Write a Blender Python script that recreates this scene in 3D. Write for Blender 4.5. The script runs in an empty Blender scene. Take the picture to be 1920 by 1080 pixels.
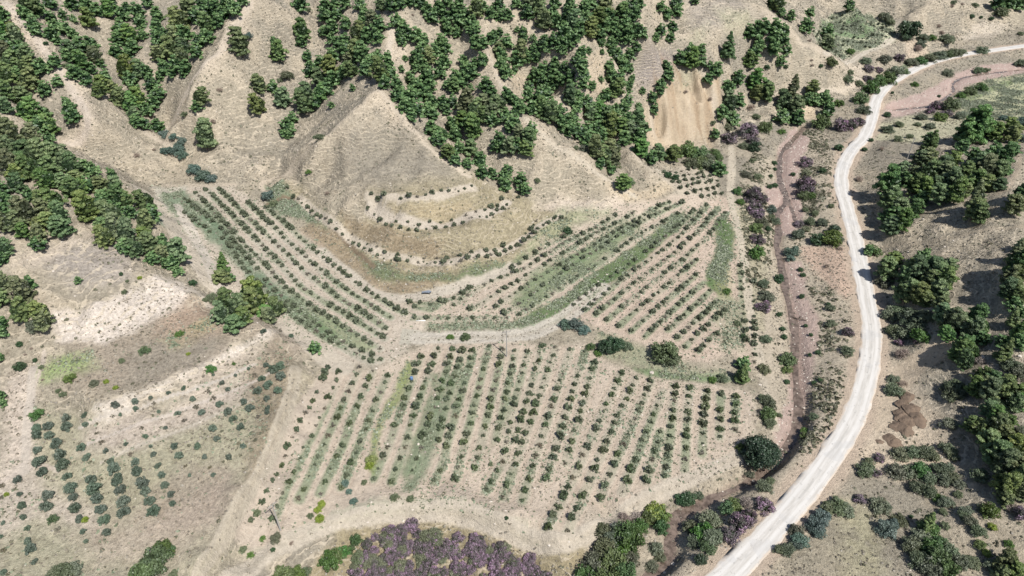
import bpy, math, random
import numpy as np
from mathutils import Vector
from mathutils.geometry import delaunay_2d_cdt

# ------------------------------------------------------------------ camera, sky, sun, exposure
scene = bpy.context.scene
CAM_H = 120.0
PITCH = math.radians(36.0)
cam_data = bpy.data.cameras.new("camera")
cam_data.lens = 24.0
cam_data.sensor_width = 36.0
cam_data.clip_start = 0.5
cam_data.clip_end = 9000.0
cam = bpy.data.objects.new("camera", cam_data)
cam.location = (0, 0, CAM_H)
cam.rotation_euler = (math.radians(90) - PITCH, 0, 0)
scene.collection.objects.link(cam)
scene.camera = cam

SUN_ELEV = math.radians(54.0)
SUN_TO = (0.60, -0.80)                      # horizontal direction towards the sun
world = bpy.data.worlds.new("World")
scene.world = world
world.use_nodes = True
wn = world.node_tree.nodes; wl = world.node_tree.links
wn.clear()
w_out = wn.new("ShaderNodeOutputWorld"); w_bg = wn.new("ShaderNodeBackground"); w_sky = wn.new("ShaderNodeTexSky")
w_sky.sky_type = 'NISHITA'; w_sky.sun_disc = False
w_sky.sun_elevation = SUN_ELEV
w_sky.sun_rotation = math.atan2(SUN_TO[0], SUN_TO[1])
w_sky.altitude = 300; w_sky.air_density = 1.0; w_sky.dust_density = 1.5
w_bg.inputs[1].default_value = 0.085
wl.new(w_sky.outputs[0], w_bg.inputs[0]); wl.new(w_bg.outputs[0], w_out.inputs[0])

sun_data = bpy.data.lights.new("sun", 'SUN')
sun_data.energy = 5.0
sun_data.angle = math.radians(0.55)
sun_data.color = (1.0, 0.965, 0.915)
sun = bpy.data.objects.new("sun", sun_data)
sv = Vector((SUN_TO[0] * math.cos(SUN_ELEV), SUN_TO[1] * math.cos(SUN_ELEV), math.sin(SUN_ELEV)))
sun.rotation_euler = sv.to_track_quat('Z', 'Y').to_euler()
sun.location = (0, 0, 300)
scene.collection.objects.link(sun)

scene.view_settings.view_transform = 'Standard'
scene.view_settings.look = 'None'
scene.view_settings.exposure = 0.46
scene.view_settings.gamma = 1.0
scene.view_settings.use_curve_mapping = False
scene.cycles.max_bounces = 5
scene.cycles.diffuse_bounces = 3
scene.cycles.transmission_bounces = 2
scene.cycles.transparent_max_bounces = 4

COL = scene.collection
rng = np.random.default_rng(11)
random.seed(11)
SP, CP = math.sin(PITCH), math.cos(PITCH)
FPX = 1280.0

# ------------------------------------------------------------------ helpers
def tag(o, label=None, cat=None, group=None, kind=None):
    if label: o["label"] = label
    if cat: o["category"] = cat
    if group: o["group"] = group
    if kind: o["kind"] = kind
    return o

def ray(px, py):
    u = (np.asarray(px, float) - 960) / FPX
    v = (np.asarray(py, float) - 540) / FPX
    return u, CP - v * SP, -(SP + v * CP)

def unproject(px, py, z):
    dx, dy, dz = ray(px, py)
    t = (np.asarray(z, float) - CAM_H) / dz
    return dx * t, dy * t

_lat = {}
def vnoise(x, y, scale, seed):
    """smooth value noise, 0..1, of world coordinates"""
    if seed not in _lat:
        _lat[seed] = np.random.default_rng(1000 + seed).random((256, 256))
    L = _lat[seed]
    X = np.asarray(x, float) / scale + 57.3 * seed; Y = np.asarray(y, float) / scale + 31.7 * seed
    xi = np.floor(X).astype(int); yi = np.floor(Y).astype(int)
    fx = X - xi; fy = Y - yi
    fx = fx * fx * (3 - 2 * fx); fy = fy * fy * (3 - 2 * fy)
    a = L[xi & 255, yi & 255]; b = L[(xi + 1) & 255, yi & 255]
    c = L[xi & 255, (yi + 1) & 255]; d = L[(xi + 1) & 255, (yi + 1) & 255]
    return (a * (1 - fx) + b * fx) * (1 - fy) + (c * (1 - fx) + d * fx) * fy

def fbm(x, y, scale, seed, octs=4, gain=0.5):
    s = 0; a = 1; n = 0
    for i in range(octs):
        s = s + a * vnoise(x, y, scale / 2 ** i, seed + i); n += a; a *= gain
    return s / n

def sstep(a, b, x):
    t = np.clip((x - a) / (b - a), 0, 1)
    return t * t * (3 - 2 * t)

def seg_dist(X, Y, P):
    """distance of points to a polyline, and the index-parameter of the nearest point"""
    best = np.full(X.shape, 1e9); par = np.zeros(X.shape)
    for i in range(len(P) - 1):
        ax, ay = P[i][:2]; bx, by = P[i + 1][:2]
        vx, vy = bx - ax, by - ay; L2 = vx * vx + vy * vy + 1e-9
        t = np.clip(((X - ax) * vx + (Y - ay) * vy) / L2, 0, 1)
        d = np.hypot(X - ax - t * vx, Y - ay - t * vy)
        m = d < best
        best = np.where(m, d, best); par = np.where(m, i + t, par)
    return best, par

def inside(X, Y, P):
    c = np.zeros(X.shape, bool)
    n = len(P)
    for i in range(n):
        x1, y1 = P[i]; x2, y2 = P[(i + 1) % n]
        if y1 == y2: continue
        m = ((Y < y1) != (Y < y2)) & (X < (x2 - x1) * (Y - y1) / (y2 - y1) + x1)
        c ^= m
    return c

def signed(X, Y, P):
    d, _ = seg_dist(X, Y, list(P) + [P[0]])
    return np.where(inside(X, Y, P), d, -d)

def resample(P, step):
    P = np.asarray(P, float); out = [P[0]]
    for i in range(len(P) - 1):
        n = max(1, int(math.ceil(np.linalg.norm(P[i + 1][:2] - P[i][:2]) / step)))
        for k in range(1, n + 1): out.append(P[i] + (P[i + 1] - P[i]) * k / n)
    return np.array(out)

def smooth_line(P, it=2):
    P = np.asarray(P, float)
    for _ in range(it):
        Q = [P[0]]
        for i in range(len(P) - 1):
            Q.append(P[i] * .75 + P[i + 1] * .25); Q.append(P[i] * .25 + P[i + 1] * .75)
        Q.append(P[-1]); P = np.array(Q)
    return P

def np_mesh(name, V, F, cols=None, floats=None, smooth=False):
    me = bpy.data.meshes.new(name)
    V = np.asarray(V, np.float32); F = np.asarray(F, np.int32)
    k = F.shape[1]
    me.vertices.add(len(V)); me.vertices.foreach_set("co", V.ravel())
    me.loops.add(F.size); me.loops.foreach_set("vertex_index", F.ravel())
    me.polygons.add(len(F))
    me.polygons.foreach_set("loop_start", np.arange(0, F.size, k, dtype=np.int32))
    me.polygons.foreach_set("loop_total", np.full(len(F), k, np.int32))
    if smooth: me.polygons.foreach_set("use_smooth", np.ones(len(F), bool))
    me.update(calc_edges=True)
    if cols is not None:
        a = me.color_attributes.new("Col", 'FLOAT_COLOR', 'POINT')
        C4 = np.ones((len(V), 4), np.float32); C4[:, :cols.shape[1]] = cols
        a.data.foreach_set("color", C4.ravel())
    for nme, arr in (floats or {}).items():
        a = me.attributes.new(nme, 'FLOAT', 'POINT'); a.data.foreach_set("value", np.asarray(arr, np.float32))
    me.validate()
    return me

def link(name, me, mat=None, parent=None):
    o = bpy.data.objects.new(name, me)
    if mat and not me.materials: me.materials.append(mat)
    COL.objects.link(o)
    if parent: o.parent = parent
    return o
# ------------------------------------------------------------------ terrain: control lines (pixel, pixel, height in metres)
ROAD = [(1330,1105,-.2),(1369,1075,0),(1412,1030,.3),(1455,985,.5),(1520,910,.8),(1562,850,.9),(1600,790,1.1),(1622,720,1.2),(1635,660,1.4),(1634,607,1.6),(1625,560,1.8),(1618,520,2),(1604,450,2.2),(1590,395,2.5),(1577,352,2.8),(1578,315,3),(1598,278,3),(1618,262,3.1),(1630,237,3.2),(1638,208,3.4),(1642,187,3.6),(1655,168,3.8),(1682,147,4.1),(1720,127,4.5),(1760,112,4.8),(1805,102,5.2),(1850,96,5.6),(1920,86,6),(1990,78,6.5)]
STREAM = [(1508,238,.6),(1480,270,.2),(1465,285,.1),(1462,302,0),(1461,325,-.2),(1464,347,-.3),(1475,365,-.5),(1474,382,-.6),(1456,397,-.8),(1461,425,-1),(1458,445,-1.1),(1456,462,-1.3),(1465,490,-1.6),(1472,540,-2),(1480,570,-2.3),(1487,595,-2.6),(1492,620,-2.8),(1491,645,-3),(1492,690,-3.5),(1495,730,-3.9),(1500,760,-4.1),(1497,790,-4.4),(1492,815,-4.7),(1477,837,-4.9),(1455,865,-5.2),(1430,885,-5.5),(1400,908,-5.8),(1355,925,-6.2),(1320,943,-6.4),(1285,957,-6.6),(1262,975,-6.8),(1258,1010,-7.2),(1258,1050,-7.6),(1225,1078,-8.1),(1190,1110,-8.8)]
STREAM_B = [(1470,358,-.45),(1482,382,-.6),(1487,395,-.7),(1491,410,-.85),(1493,425,-.95)]
STREAM_FAR = [(1647,211,.9),(1675,206,1),(1705,202,1.2),(1737,200,1.4),(1768,187,1.6),(1790,172,1.8),(1785,160,2),(1793,150,2.1),(1812,143,2.3),(1850,137,2.5),(1920,130,3),(1990,126,3.2)]
STREAM = [(a, b, c if c > 0 else c * .55) for a, b, c in STREAM]; STREAM_B = [(a, b, c * .55) for a, b, c in STREAM_B]
CL = [ROAD, STREAM, STREAM_B, STREAM_FAR]
CL += [
 # spur on the left, its crest and the gullies to either side
 [(20,10,58),(90,110,46),(120,130,43),(175,165,37),(230,215,29),(290,255,21),(335,290,16)],
 [(120,140,42),(160,190,36),(172,230,32)], [(230,40,43),(225,110,35),(250,180,27.5),(300,235,20.5),(345,275,16)],
 [(0,110,45),(60,200,34),(100,250,28)], [(0,200,38)],[(160,260,28)],[(250,280,21)],
 [(120,270,26),(200,310,19),(280,342,14.5),(350,335,14),(440,343,13.2),(520,372,12)],
 # bare slope in the upper left and its ridge
 [(470,-15,59),(440,40,50.5),(400,110,42.5),(350,180,34),(310,240,25)], [(270,60,42),(300,120,35),(310,190,27)],
 [(520,100,38)],[(480,200,26.5)],[(420,280,19)],[(500,300,17.5)],
 [(575,-10,50),(600,60,41),(600,120,33),(578,200,24),(548,260,18.5),(520,310,15)],
 # first pyramid
 [(705,168,40),(640,230,32.3),(580,280,26),(520,330,18.8),(505,362,13.6)],
 [(705,168,40),(750,215,33.5),(790,260,28),(830,300,23),(880,330,18.8),(915,355,14.8)],
 [(705,168,40),(714,152,39),(728,100,42.5),(737,50,49),(760,-10,57)],
 [(620,330,17.5)],[(650,350,16.8)],
 [(690,362,18.2),(776,366,18.2),(885,343,18)],[(690,374,17.6),(780,384,17.6),(890,358,17.3)],
 [(685,398,13.4),(705,418,13.2),(745,440,13),(790,446,13),(850,437,13),(910,421,13),(950,393,13),(975,376,13.2)],
 [(700,385,14),(725,404,13.8),(770,416,13.6),(830,410,13.6),(900,394,13.6),(945,368,13.6)],
 [(545,362,11.3),(575,388,10.8),(610,425,9.6),(660,465,8.8),(710,492,8.2),(770,501,8),(850,501,8),(920,489,8),(970,470,8),(1005,446,8.3),(1030,421,8.6),(1070,409,8.8)],
 [(560,350,12.6),(600,395,11.4),(665,438,9.8),(720,466,9),(790,477,8.5),(860,474,8.5),(930,460,8.5),(985,428,8.7),(1005,403,9)],
 [(560,430,8.8),(640,505,6),(700,535,5),(770,548,4.3),(860,533,4.6),(950,495,5.3),(1030,457,6),(1080,427,6.6),(1150,402,7)],
 # gully and second pyramid
 [(770,160,31),(800,200,27.5),(835,245,23),(870,290,18.5),(920,330,14.8),(960,360,12)],
 [(965,212,30.5),(1020,258,25),(1080,292,20),(1130,330,15),(1200,371,9.4)],
 [(965,212,30.5),(950,185,31),(930,140,36),(905,70,45),(910,10,52)],
 [(965,212,30.5),(925,265,23),(915,300,18)],
 [(990,372,11.2),(1060,381,9.8),(1150,386,8.9),(1210,381,8.4)],
 [(1000,160,26),(1080,225,19.5),(1130,268,15),(1160,300,12),(1172,325,9.8)],
 [(1180,283,16),(1220,318,12.4),(1262,346,8.6)],[(1150,345,9.8)],[(1210,362,7.7)],[(1232,290,8.5)],[(1285,298,5)],
 [(1180,283,16),(1196,262,14)],
 # cliff
 [(1213,270,5.5),(1290,274,3.5),(1350,268,2.6)],[(1240,148,24.5),(1290,140,24),(1345,150,20.5)],[(1360,180,12),(1400,215,4)],[(1440,225,2.2),(1500,214,2.2),(1560,192,3.4),(1605,170,4.6)],
 # hill on the upper right
 [(1340,120,24),(1400,140,15.5),(1480,160,9.8),(1560,168,6.6),(1600,163,5.2)],
 [(1375,-15,43),(1430,20,38),(1480,55,30.5),(1540,95,21.5),(1590,130,12.5),(1612,150,6)],
 [(1350,60,33.5)],[(1450,110,21.5)],[(1300,-5,43)],[(1290,70,34)],[(1520,130,15.2)],
 [(1500,20,26)],[(1530,60,15),(1560,98,11)],[(1600,97,10.5),(1672,76,10.5)],[(1560,27,17),(1640,32,15.5),(1685,52,12)],[(1600,8,23)],[(1690,100,7)],[(1720,60,12)],[(1750,0,25)],[(1850,20,15)],[(1920,10,15)],[(1800,62,8.5)],[(1900,60,6.8)],[(1700,20,21)],[(1660,135,5.6)],
 # far right
 [(1850,190,2.8)],[(1920,180,3.2)],[(1800,222,3.8)],[(1740,245,4.6)],[(1920,230,7)],[(1870,232,5.8)],
 [(1720,290,7)],[(1850,262,12)],[(1920,290,16)],[(1650,300,4)],[(1680,340,6.4)],[(1630,345,3.4)],[(1700,430,8.2)],[(1800,380,13)],[(1900,370,19)],[(1760,470,10)],[(1850,450,15.5)],[(1920,440,19)],[(1655,470,3)],[(1672,560,3.4)],[(1800,540,11)],[(1900,540,17)],[(1710,640,3.6)],[(1840,640,9)],[(1920,650,14)],[(1700,730,2)],[(1780,770,3.6)],[(1920,780,9.5)],[(1700,850,1.2)],[(1800,900,2.6)],[(1920,950,6.5)],[(1600,920,.9)],[(1700,1000,.8)],[(1900,1070,3)],[(1550,1060,.4)],
 [(1560,560,1.2)],[(1565,700,.6)],[(1535,800,.1)],[(1480,905,-1.2)],[(1385,1010,-1.8)],[(1300,1070,-2.8)],[(1545,400,1.6)],[(1530,300,1.8)],[(1562,250,2.4)],
 [(1525,600,-.3),(1530,680,-.6),(1520,750,-1.1),(1512,820,-1.6)],
 [(1420,300,2.4)],[(1415,370,2.4)],[(1430,440,1.2)],[(1445,560,-.2)],[(1450,650,-.8)],[(1455,740,-1.2)],[(1440,820,-1.9)],[(1400,880,-2.3)],
 # ridge and olive hill on the left
 [(0,492,26),(90,465,25.5),(180,440,24),(250,475,20.5),(300,520,17),(390,572,12.8),(480,606,10.8),(545,640,7.6)],
 [(0,300,34)],[(100,330,31)],[(150,300,29)],[(200,380,25)],[(250,350,20.5)],[(290,420,19)],[(60,420,29)],[(0,400,31)],
 [(270,350,14),(340,420,12.6),(400,528,9.4),(480,598,6.8),(560,642,5.4),(625,684,4)],
 [(150,655,14.2)],[(0,600,18.5)],[(0,700,12)],[(180,560,18)],[(60,780,10)],[(20,860,8)],
 [(190,770,12.2),(300,722,12.4),(400,676,11.9),(500,620,10.8)],[(200,792,10),(310,744,9.9),(410,700,9.5),(515,640,8.8)],[(110,590,18.2),(200,566,17.8),(300,532,16.2),(370,556,13.8)],[(110,632,14.8),(200,622,14.6),(330,584,13.4)],[(150,700,13.4),(330,650,12.8),(430,620,12)],
 [(550,700,7.8),(500,850,6.8),(440,970,5.6),(365,1075,4.4)],[(582,670,4.8),(560,790,3.6),(520,880,2.9),(460,990,2),(400,1085,1.4)],
 [(100,900,7)],[(300,900,6.8)],[(200,1060,5)],[(0,1060,6)],[(350,780,8.3)],[(480,700,7.9)],[(120,790,9.4)],
 # valley fields
 [(440,350,13),(500,385,11.4),(600,455,8.4),(680,523,5.4),(760,567,4)],[(400,450,11)],[(500,540,7.6)],[(600,600,5.3)],[(700,650,3.6)],[(770,610,3.3)],[(320,350,14)],
 [(1245,316,6.4)],[(1350,330,4)],[(1365,400,3)],[(1270,385,6)],[(1190,420,6.1)],[(1100,583,3.6)],[(1250,638,2.5)],[(1350,640,1.3)],[(1300,500,3)],[(1200,500,4.3)],[(1000,560,4)],[(1395,560,.8)],[(1385,470,2)],
 [(790,604,3.3),(880,606,3.3),(960,603,3.2)],[(790,622,2.3),(880,626,2.2),(960,626,2.2),(1010,615,2.4),(1060,590,3)],
 [(1100,620,2.5),(1200,655,1.6),(1300,685,.7),(1400,705,-.4)],[(1130,660,.9),(1200,690,.2),(1300,705,-.4),(1400,718,-1)],
 [(800,648,2.3)],[(950,652,1.9)],[(1100,672,1.4)],[(1170,702,1)],[(1420,738,-.4)],[(1410,800,-1)],[(1380,852,-1.6)],[(1250,905,-1.6),(1180,952,-1.9),(1080,1018,-2.3),(1000,1003,-2.1),(850,950,-1.1),(750,957,-.6),(640,975,0),(560,1020,.4),(440,1080,.9)],[(700,800,2)],[(600,760,3.2)],[(1000,800,.4)],[(1200,800,.1)],
 [(630,1015,-2),(760,990,-4),(850,985,-4.6),(1000,1030,-5),(1060,1052,-5.2),(1150,985,-5),(1240,945,-3.6),(1330,905,-2.8)],[(850,1100,-7.4)],[(640,1100,-4.6)],[(480,1120,-1)],[(1100,1100,-7)],
 # wooded slopes along the top
 [(620,-10,52)],[(650,60,43.5)],[(850,60,43)],[(870,120,35.5)],[(1020,60,45)],[(1000,115,34.5)],[(1070,-10,54),(1085,60,45),(1090,130,36),(1075,180,30)],[(1150,0,50)],[(1150,110,33)],[(1180,190,24)],[(1195,-10,52),(1215,60,42),(1240,120,29)],[(1130,170,27)],[(1250,50,37)],[(880,180,29)],[(740,195,27)],
]
WORLD_PTS = [(-600,520,95),(-300,470,84),(-120,430,78),(0,480,82),(150,520,62),(350,560,40),(650,700,60),(-420,300,60),(-420,150,42),(-300,60,24),(-200,20,10),(-100,20,3),(0,20,-12),(100,20,-4),(200,40,8),(300,100,22),(420,250,34),(420,400,30),(-420,620,100),(420,620,60),(0,620,95),(-420,0,20),(420,0,30),(0,0,-12),(200,620,70),(-200,620,100),(250,180,24)]
pts = []
for L in CL:
    W = []
    for (px, py, z) in L:
        x, y = unproject(px, py, z); W.append((float(x), float(y), z))
    if len(W) > 1: W = resample(W, 4.0)
    pts += [tuple(p) for p in W]
pts += WORLD_PTS
pts = np.array(pts)
vv, ee, ff, ov, _, _ = delaunay_2d_cdt([Vector((p[0], p[1])) for p in pts], [], [], 0, 1e-4)
tv = np.array([(v.x, v.y) for v in vv])
tz = np.array([pts[o[0]][2] if len(o) else 0 for o in ov])
MX0, MX1, MY0, MY1 = -420, 420, 0, 620
NX, NY = MX1 - MX0 + 1, MY1 - MY0 + 1
HM = np.zeros((NY, NX))
for f in ff:
    a, b, c = tv[f[0]], tv[f[1]], tv[f[2]]
    x0 = max(MX0, math.floor(min(a[0], b[0], c[0]))); x1 = min(MX1, math.ceil(max(a[0], b[0], c[0])))
    y0 = max(MY0, math.floor(min(a[1], b[1], c[1]))); y1 = min(MY1, math.ceil(max(a[1], b[1], c[1])))
    if x1 < x0 or y1 < y0: continue
    gx, gy = np.meshgrid(np.arange(x0, x1 + 1), np.arange(y0, y1 + 1))
    den = (b[1] - c[1]) * (a[0] - c[0]) + (c[0] - b[0]) * (a[1] - c[1])
    if abs(den) < 1e-9: continue
    l1 = ((b[1] - c[1]) * (gx - c[0]) + (c[0] - b[0]) * (gy - c[1])) / den
    l2 = ((c[1] - a[1]) * (gx - c[0]) + (a[0] - c[0]) * (gy - c[1])) / den
    l3 = 1 - l1 - l2
    m = (l1 >= -1e-6) & (l2 >= -1e-6) & (l3 >= -1e-6)
    z = l1 * tz[f[0]] + l2 * tz[f[1]] + l3 * tz[f[2]]
    sub = HM[y0 - MY0:y1 - MY0 + 1, x0 - MX0:x1 - MX0 + 1]
    sub[m] = z[m]

def blur(A, s):
    r = int(3 * s) + 1; k = np.exp(-np.arange(-r, r + 1) ** 2 / (2 * s * s)); k /= k.sum()
    P = np.pad(A, r, mode='edge')
    P = sum(k[i] * P[:, i:i + A.shape[1]] for i in range(2 * r + 1))
    return sum(k[i] * P[i:i + A.shape[0], :] for i in range(2 * r + 1))
H_soft = blur(HM, .9)
H_wide = blur(HM, 5.0)
gy_, gx_ = np.gradient(H_wide)
SLOPE = np.hypot(gx_, gy_)                      # how steep the land is, for erosion
GXM, GYM = np.meshgrid(np.arange(MX0, MX1 + 1), np.arange(MY0, MY1 + 1))
hill = sstep(.16, .38, SLOPE)
rid = 1 - np.abs(2 * fbm(GXM, GYM, 34, 3, 4) - 1) * 2
rid2 = 1 - np.abs(2 * fbm(GXM, GYM, 11, 9, 3) - 1) * 2
HMm = H_soft + hill * ((rid - .45) * 2.6 + (rid2 - .45) * 1.3) + (fbm(GXM, GYM, 25, 20, 4) - .5) * .8 * (1 - hill)

def bil(A, x, y):
    X = np.clip(np.asarray(x, float), MX0, MX1 - 1e-3) - MX0; Y = np.clip(np.asarray(y, float), MY0, MY1 - 1e-3) - MY0
    xi = X.astype(int); yi = Y.astype(int); fx = X - xi; fy = Y - yi
    return (A[yi, xi] * (1 - fx) + A[yi, xi + 1] * fx) * (1 - fy) + (A[yi + 1, xi] * (1 - fx) + A[yi + 1, xi + 1] * fx) * fy

# road bed and stream channel pressed into the land
def world_line(L):
    W = []
    for (px, py, z) in L:
        x, y = unproject(px, py, z); W.append((float(x), float(y), z))
    return smooth_line(W, 2)
ROAD_W = resample(world_line(ROAD), 1.0)
STREAM_W = resample(world_line(STREAM), 1.0)
STREAMB_W = resample(world_line(STREAM_B), 1.0)
STREAMF_W = resample(world_line(STREAM_FAR), 1.0)
def near_line(W, reach):
    x0, y0 = W[:, 0].min() - reach, W[:, 1].min() - reach; x1, y1 = W[:, 0].max() + reach, W[:, 1].max() + reach
    m = (GXM > x0) & (GXM < x1) & (GYM > y0) & (GYM < y1)
    return m
def press(W, flat, fade, dz=0.0):
    m = near_line(W, fade + 2)
    D, par = seg_dist(GXM[m].astype(float), GYM[m].astype(float), W)
    i = np.clip(par.astype(int), 0, len(W) - 2); f = par - i
    z = W[i, 2] * (1 - f) + W[i + 1, 2] * f + dz
    a = 1 - sstep(flat, fade, D)
    HMm[m] = HMm[m] * (1 - a) + z * a
press(ROAD_W, 4.6, 12.0)
press(STREAM_W, 1.0, 3.2, -.35); press(STREAMB_W, .8, 2.2, -.3); press(STREAMF_W, .9, 2.6, -.3)
# the tan cliff is cut into flutes by the rain
CLIFF_PX = [(1208,200),(1222,160),(1250,136),(1300,132),(1356,146),(1356,205),(1336,268),(1210,270)]
cxp, cyp = unproject([p[0] for p in CLIFF_PX], [p[1] for p in CLIFF_PX], [14,19,24,23.5,20,10,3,5.5])
CLIFF_XY = list(zip(cxp.tolist(), cyp.tolist()))
cm = sstep(-3, 5, signed(GXM.astype(float), GYM.astype(float), CLIFF_XY))
ux = GXM * .97 + GYM * .22
flute = 1 - np.abs(2 * fbm(ux * 1.0, (GYM - GXM * .2) * .3, 5, 170, 4) - 1) * 2
HMm = HMm + cm * (flute - .3) * 5.0
CLIFFM = cm

def detail(x, y):
    h = bil(hill, x, y)
    return (fbm(x, y, 3.2, 40, 3) - .5) * (.2 + .75 * h)
def H(x, y):
    return bil(HMm, x, y) + detail(x, y) * KEEP(x, y)
_keep = np.ones_like(HMm)
for W, a, b in ((ROAD_W, 3.4, 6), (STREAM_W, 1.2, 2.5)):
    m = near_line(W, b + 1)
    D, _p = seg_dist(GXM[m].astype(float), GYM[m].astype(float), W)
    _keep[m] = np.minimum(_keep[m], sstep(a, b, D))
def KEEP(x, y): return bil(_keep, x, y)

def ground(px, py):
    """first point of the land seen through a photograph position"""
    px = np.atleast_1d(np.asarray(px, float)); py = np.atleast_1d(np.asarray(py, float))
    dx, dy, dz = ray(px, py)
    T = np.arange(60, 900, 1.0)
    X = dx[:, None] * T; Y = dy[:, None] * T; Z = CAM_H + dz[:, None] * T
    below = Z < bil(HMm, X, Y)
    i = np.argmax(below, axis=1); i = np.where(below.any(axis=1), i, len(T) - 1)
    lo = T[np.maximum(i - 1, 0)]; hi = T[i]
    for _ in range(10):
        mid = (lo + hi) / 2
        b = CAM_H + dz * mid < H(dx * mid, dy * mid)
        hi = np.where(b, mid, hi); lo = np.where(b, lo, mid)
    t = (lo + hi) / 2
    x, y = dx * t, dy * t
    return np.stack([x, y, H(x, y)], axis=1)
def depth(P):
    return P[..., 1] * CP + (CAM_H - P[..., 2]) * SP
def gpoly(P):
    """photograph outline laid on the land, corners only"""
    g = ground([p[0] for p in P], [p[1] for p in P])
    return [(float(q[0]), float(q[1])) for q in g]
# ------------------------------------------------------------------ what stands where, read off the photograph
# orchard rows: (plot, polyline, number of saplings)
ROWS = []
def row(plot, n, *pts_): ROWS.append((plot, int(n * 1.28) if plot.startswith("left") else n, list(pts_)))
LOW = "lower orchard plot"
row(LOW,20,(615,689),(586,756),(546,829),(504,916),(470,982))
row(LOW,15,(637,697),(610,765),(572,840),(531,925),(511,975))
row(LOW,15,(674,690),(644,755),(619,810),(582,892),(561,937))
row(LOW,13,(699,697),(661,781),(642,839),(600,925))
row(LOW,12,(726,704),(686,804),(661,865),(640,915))
row(LOW,14,(789,670),(755,761),(729,835),(700,899))
row(LOW,15,(820,655),(781,765),(757,841),(734,904))
row(LOW,14,(849,656),(814,766),(794,822),(774,884))
row(LOW,11,(867,660),(839,752),(822,825))
row(LOW,15,(887,658),(846,807),(830,870),(815,904))
row(LOW,15,(917,650),(880,797),(865,856),(854,899))
row(LOW,14,(943,656),(910,800),(890,880))
row(LOW,11,(966,659),(947,750),(932,825))
row(LOW,17,(990,660),(965,752),(944,864),(911,922))
row(LOW,12,(1017,649),(985,765),(964,828))
row(LOW,17,(1042,652),(994,792),(966,869),(944,934))
row(LOW,17,(1069,657),(1023,799),(999,874),(979,940))
row(LOW,15,(1096,661),(1054,801),(1024,900))
row(LOW,12,(1114,681),(1079,806),(1060,870))
row(LOW,18,(1165,701),(1115,809),(1070,904),(1027,989))
row(LOW,18,(1192,710),(1151,799),(1111,889),(1064,997))
row(LOW,14,(1221,715),(1182,804),(1126,936))
row(LOW,12,(1244,734),(1212,812),(1167,924))
row(LOW,6,(1238,810),(1211,904))
row(LOW,11,(1265,725),(1259,801),(1247,895))
row(LOW,10,(1292,729),(1287,806),(1284,884))
row(LOW,8,(1324,735),(1318,797),(1316,852))
row(LOW,6,(1351,740),(1349,821))
row(LOW,5,(1379,745),(1377,807))
MID = "middle orchard plot beside the creek"
row(MID,25,(1095,583),(1159,530),(1255,460),(1285,433),(1325,385))
row(MID,25,(1116,591),(1192,530),(1270,471),(1309,435),(1346,390))
row(MID,24,(1138,600),(1224,531),(1279,488),(1325,447),(1361,400))
row(MID,16,(1161,612),(1255,531),(1305,488))
row(MID,14,(1184,622),(1276,541),(1304,517))
row(MID,14,(1209,632),(1279,566),(1321,529))
row(MID,9,(1252,620),(1293,582),(1332,546))
row(MID,9,(1269,635),(1320,588),(1347,562))
row(MID,8,(1285,650),(1359,582))
row(MID,5,(1309,658),(1345,626))
row(MID,10,(1388,500),(1392,560),(1398,640))
row(MID,12,(1413,530),(1414,600),(1415,680))
UP = "sloping orchard plot below the terraces"
row(UP,24,(1074,572),(1129,531),(1200,482),(1277,420),(1302,395))
row(UP,29,(972,591),(1050,541),(1130,490),(1200,440),(1270,402))
row(UP,32,(945,590),(969,572),(1009,545),(1070,500),(1130,463),(1200,418),(1277,381))
row(UP,31,(930,575),(964,551),(991,535),(1060,491),(1130,450),(1190,415),(1254,380))
row(UP,27,(881,582),(950,540),(1040,485),(1110,442),(1186,400))
row(UP,24,(850,572),(911,532),(980,506),(1060,456),(1154,404))
row(UP,9,(960,504),(1000,478),(1033,455),(1070,436))
row(UP,9,(777,597),(860,598),(951,596))
row(UP,7,(767,567),(810,572),(860,557),(881,541))
row(UP,3,(779,576),(807,582),(835,566))
LEFT = "left valley orchard plot"
row(LEFT,27,(407,350),(457,402),(512,452),(572,511),(637,560),(700,600),(722,616))
row(LEFT,30,(387,357),(430,398),(510,479),(567,541),(642,586),(721,635))
row(LEFT,30,(367,362),(407,404),(455,456),(500,499),(537,542),(606,590),(665,627),(712,654))
row(LEFT,28,(347,374),(380,400),(440,455),(516,547),(581,600),(643,641),(712,676))
row(LEFT,27,(347,401),(390,432),(425,455),(460,505),(500,545),(560,601),(605,631),(659,661),(697,680))
row(LEFT,24,(466,382),(522,434),(581,490),(657,549),(702,577),(732,596))
row(LEFT,22,(500,390),(546,430),(609,485),(684,542),(741,579),(759,587))
TER = "hillside terraces"
row(TER,14,(696,366),(740,375),(776,371),(827,359),(860,359),(885,350))
row(TER,22,(690,391),(711,411),(739,427),(777,435),(816,429),(867,420),(911,409),(950,386),(972,372))
row(TER,12,(742,417),(787,423),(825,418),(867,409),(906,397),(942,374))
row(TER,34,(642,440),(664,457),(706,479),(741,491),(800,495),(861,492),(912,482),(957,467),(980,455),(1000,440),(1018,424),(1040,410),(1067,405))
row(TER,15,(661,440),(697,461),(744,480),(796,485),(859,481),(909,472),(945,463))
row(TER,12,(540,354),(572,387),(600,408),(642,440))
row(TER,4,(985,438),(996,429),(1006,414))
CORNER = [(1232,316),(1290,311),(1338,330),(1362,362),(1346,380),(1292,372),(1262,346)]

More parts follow.
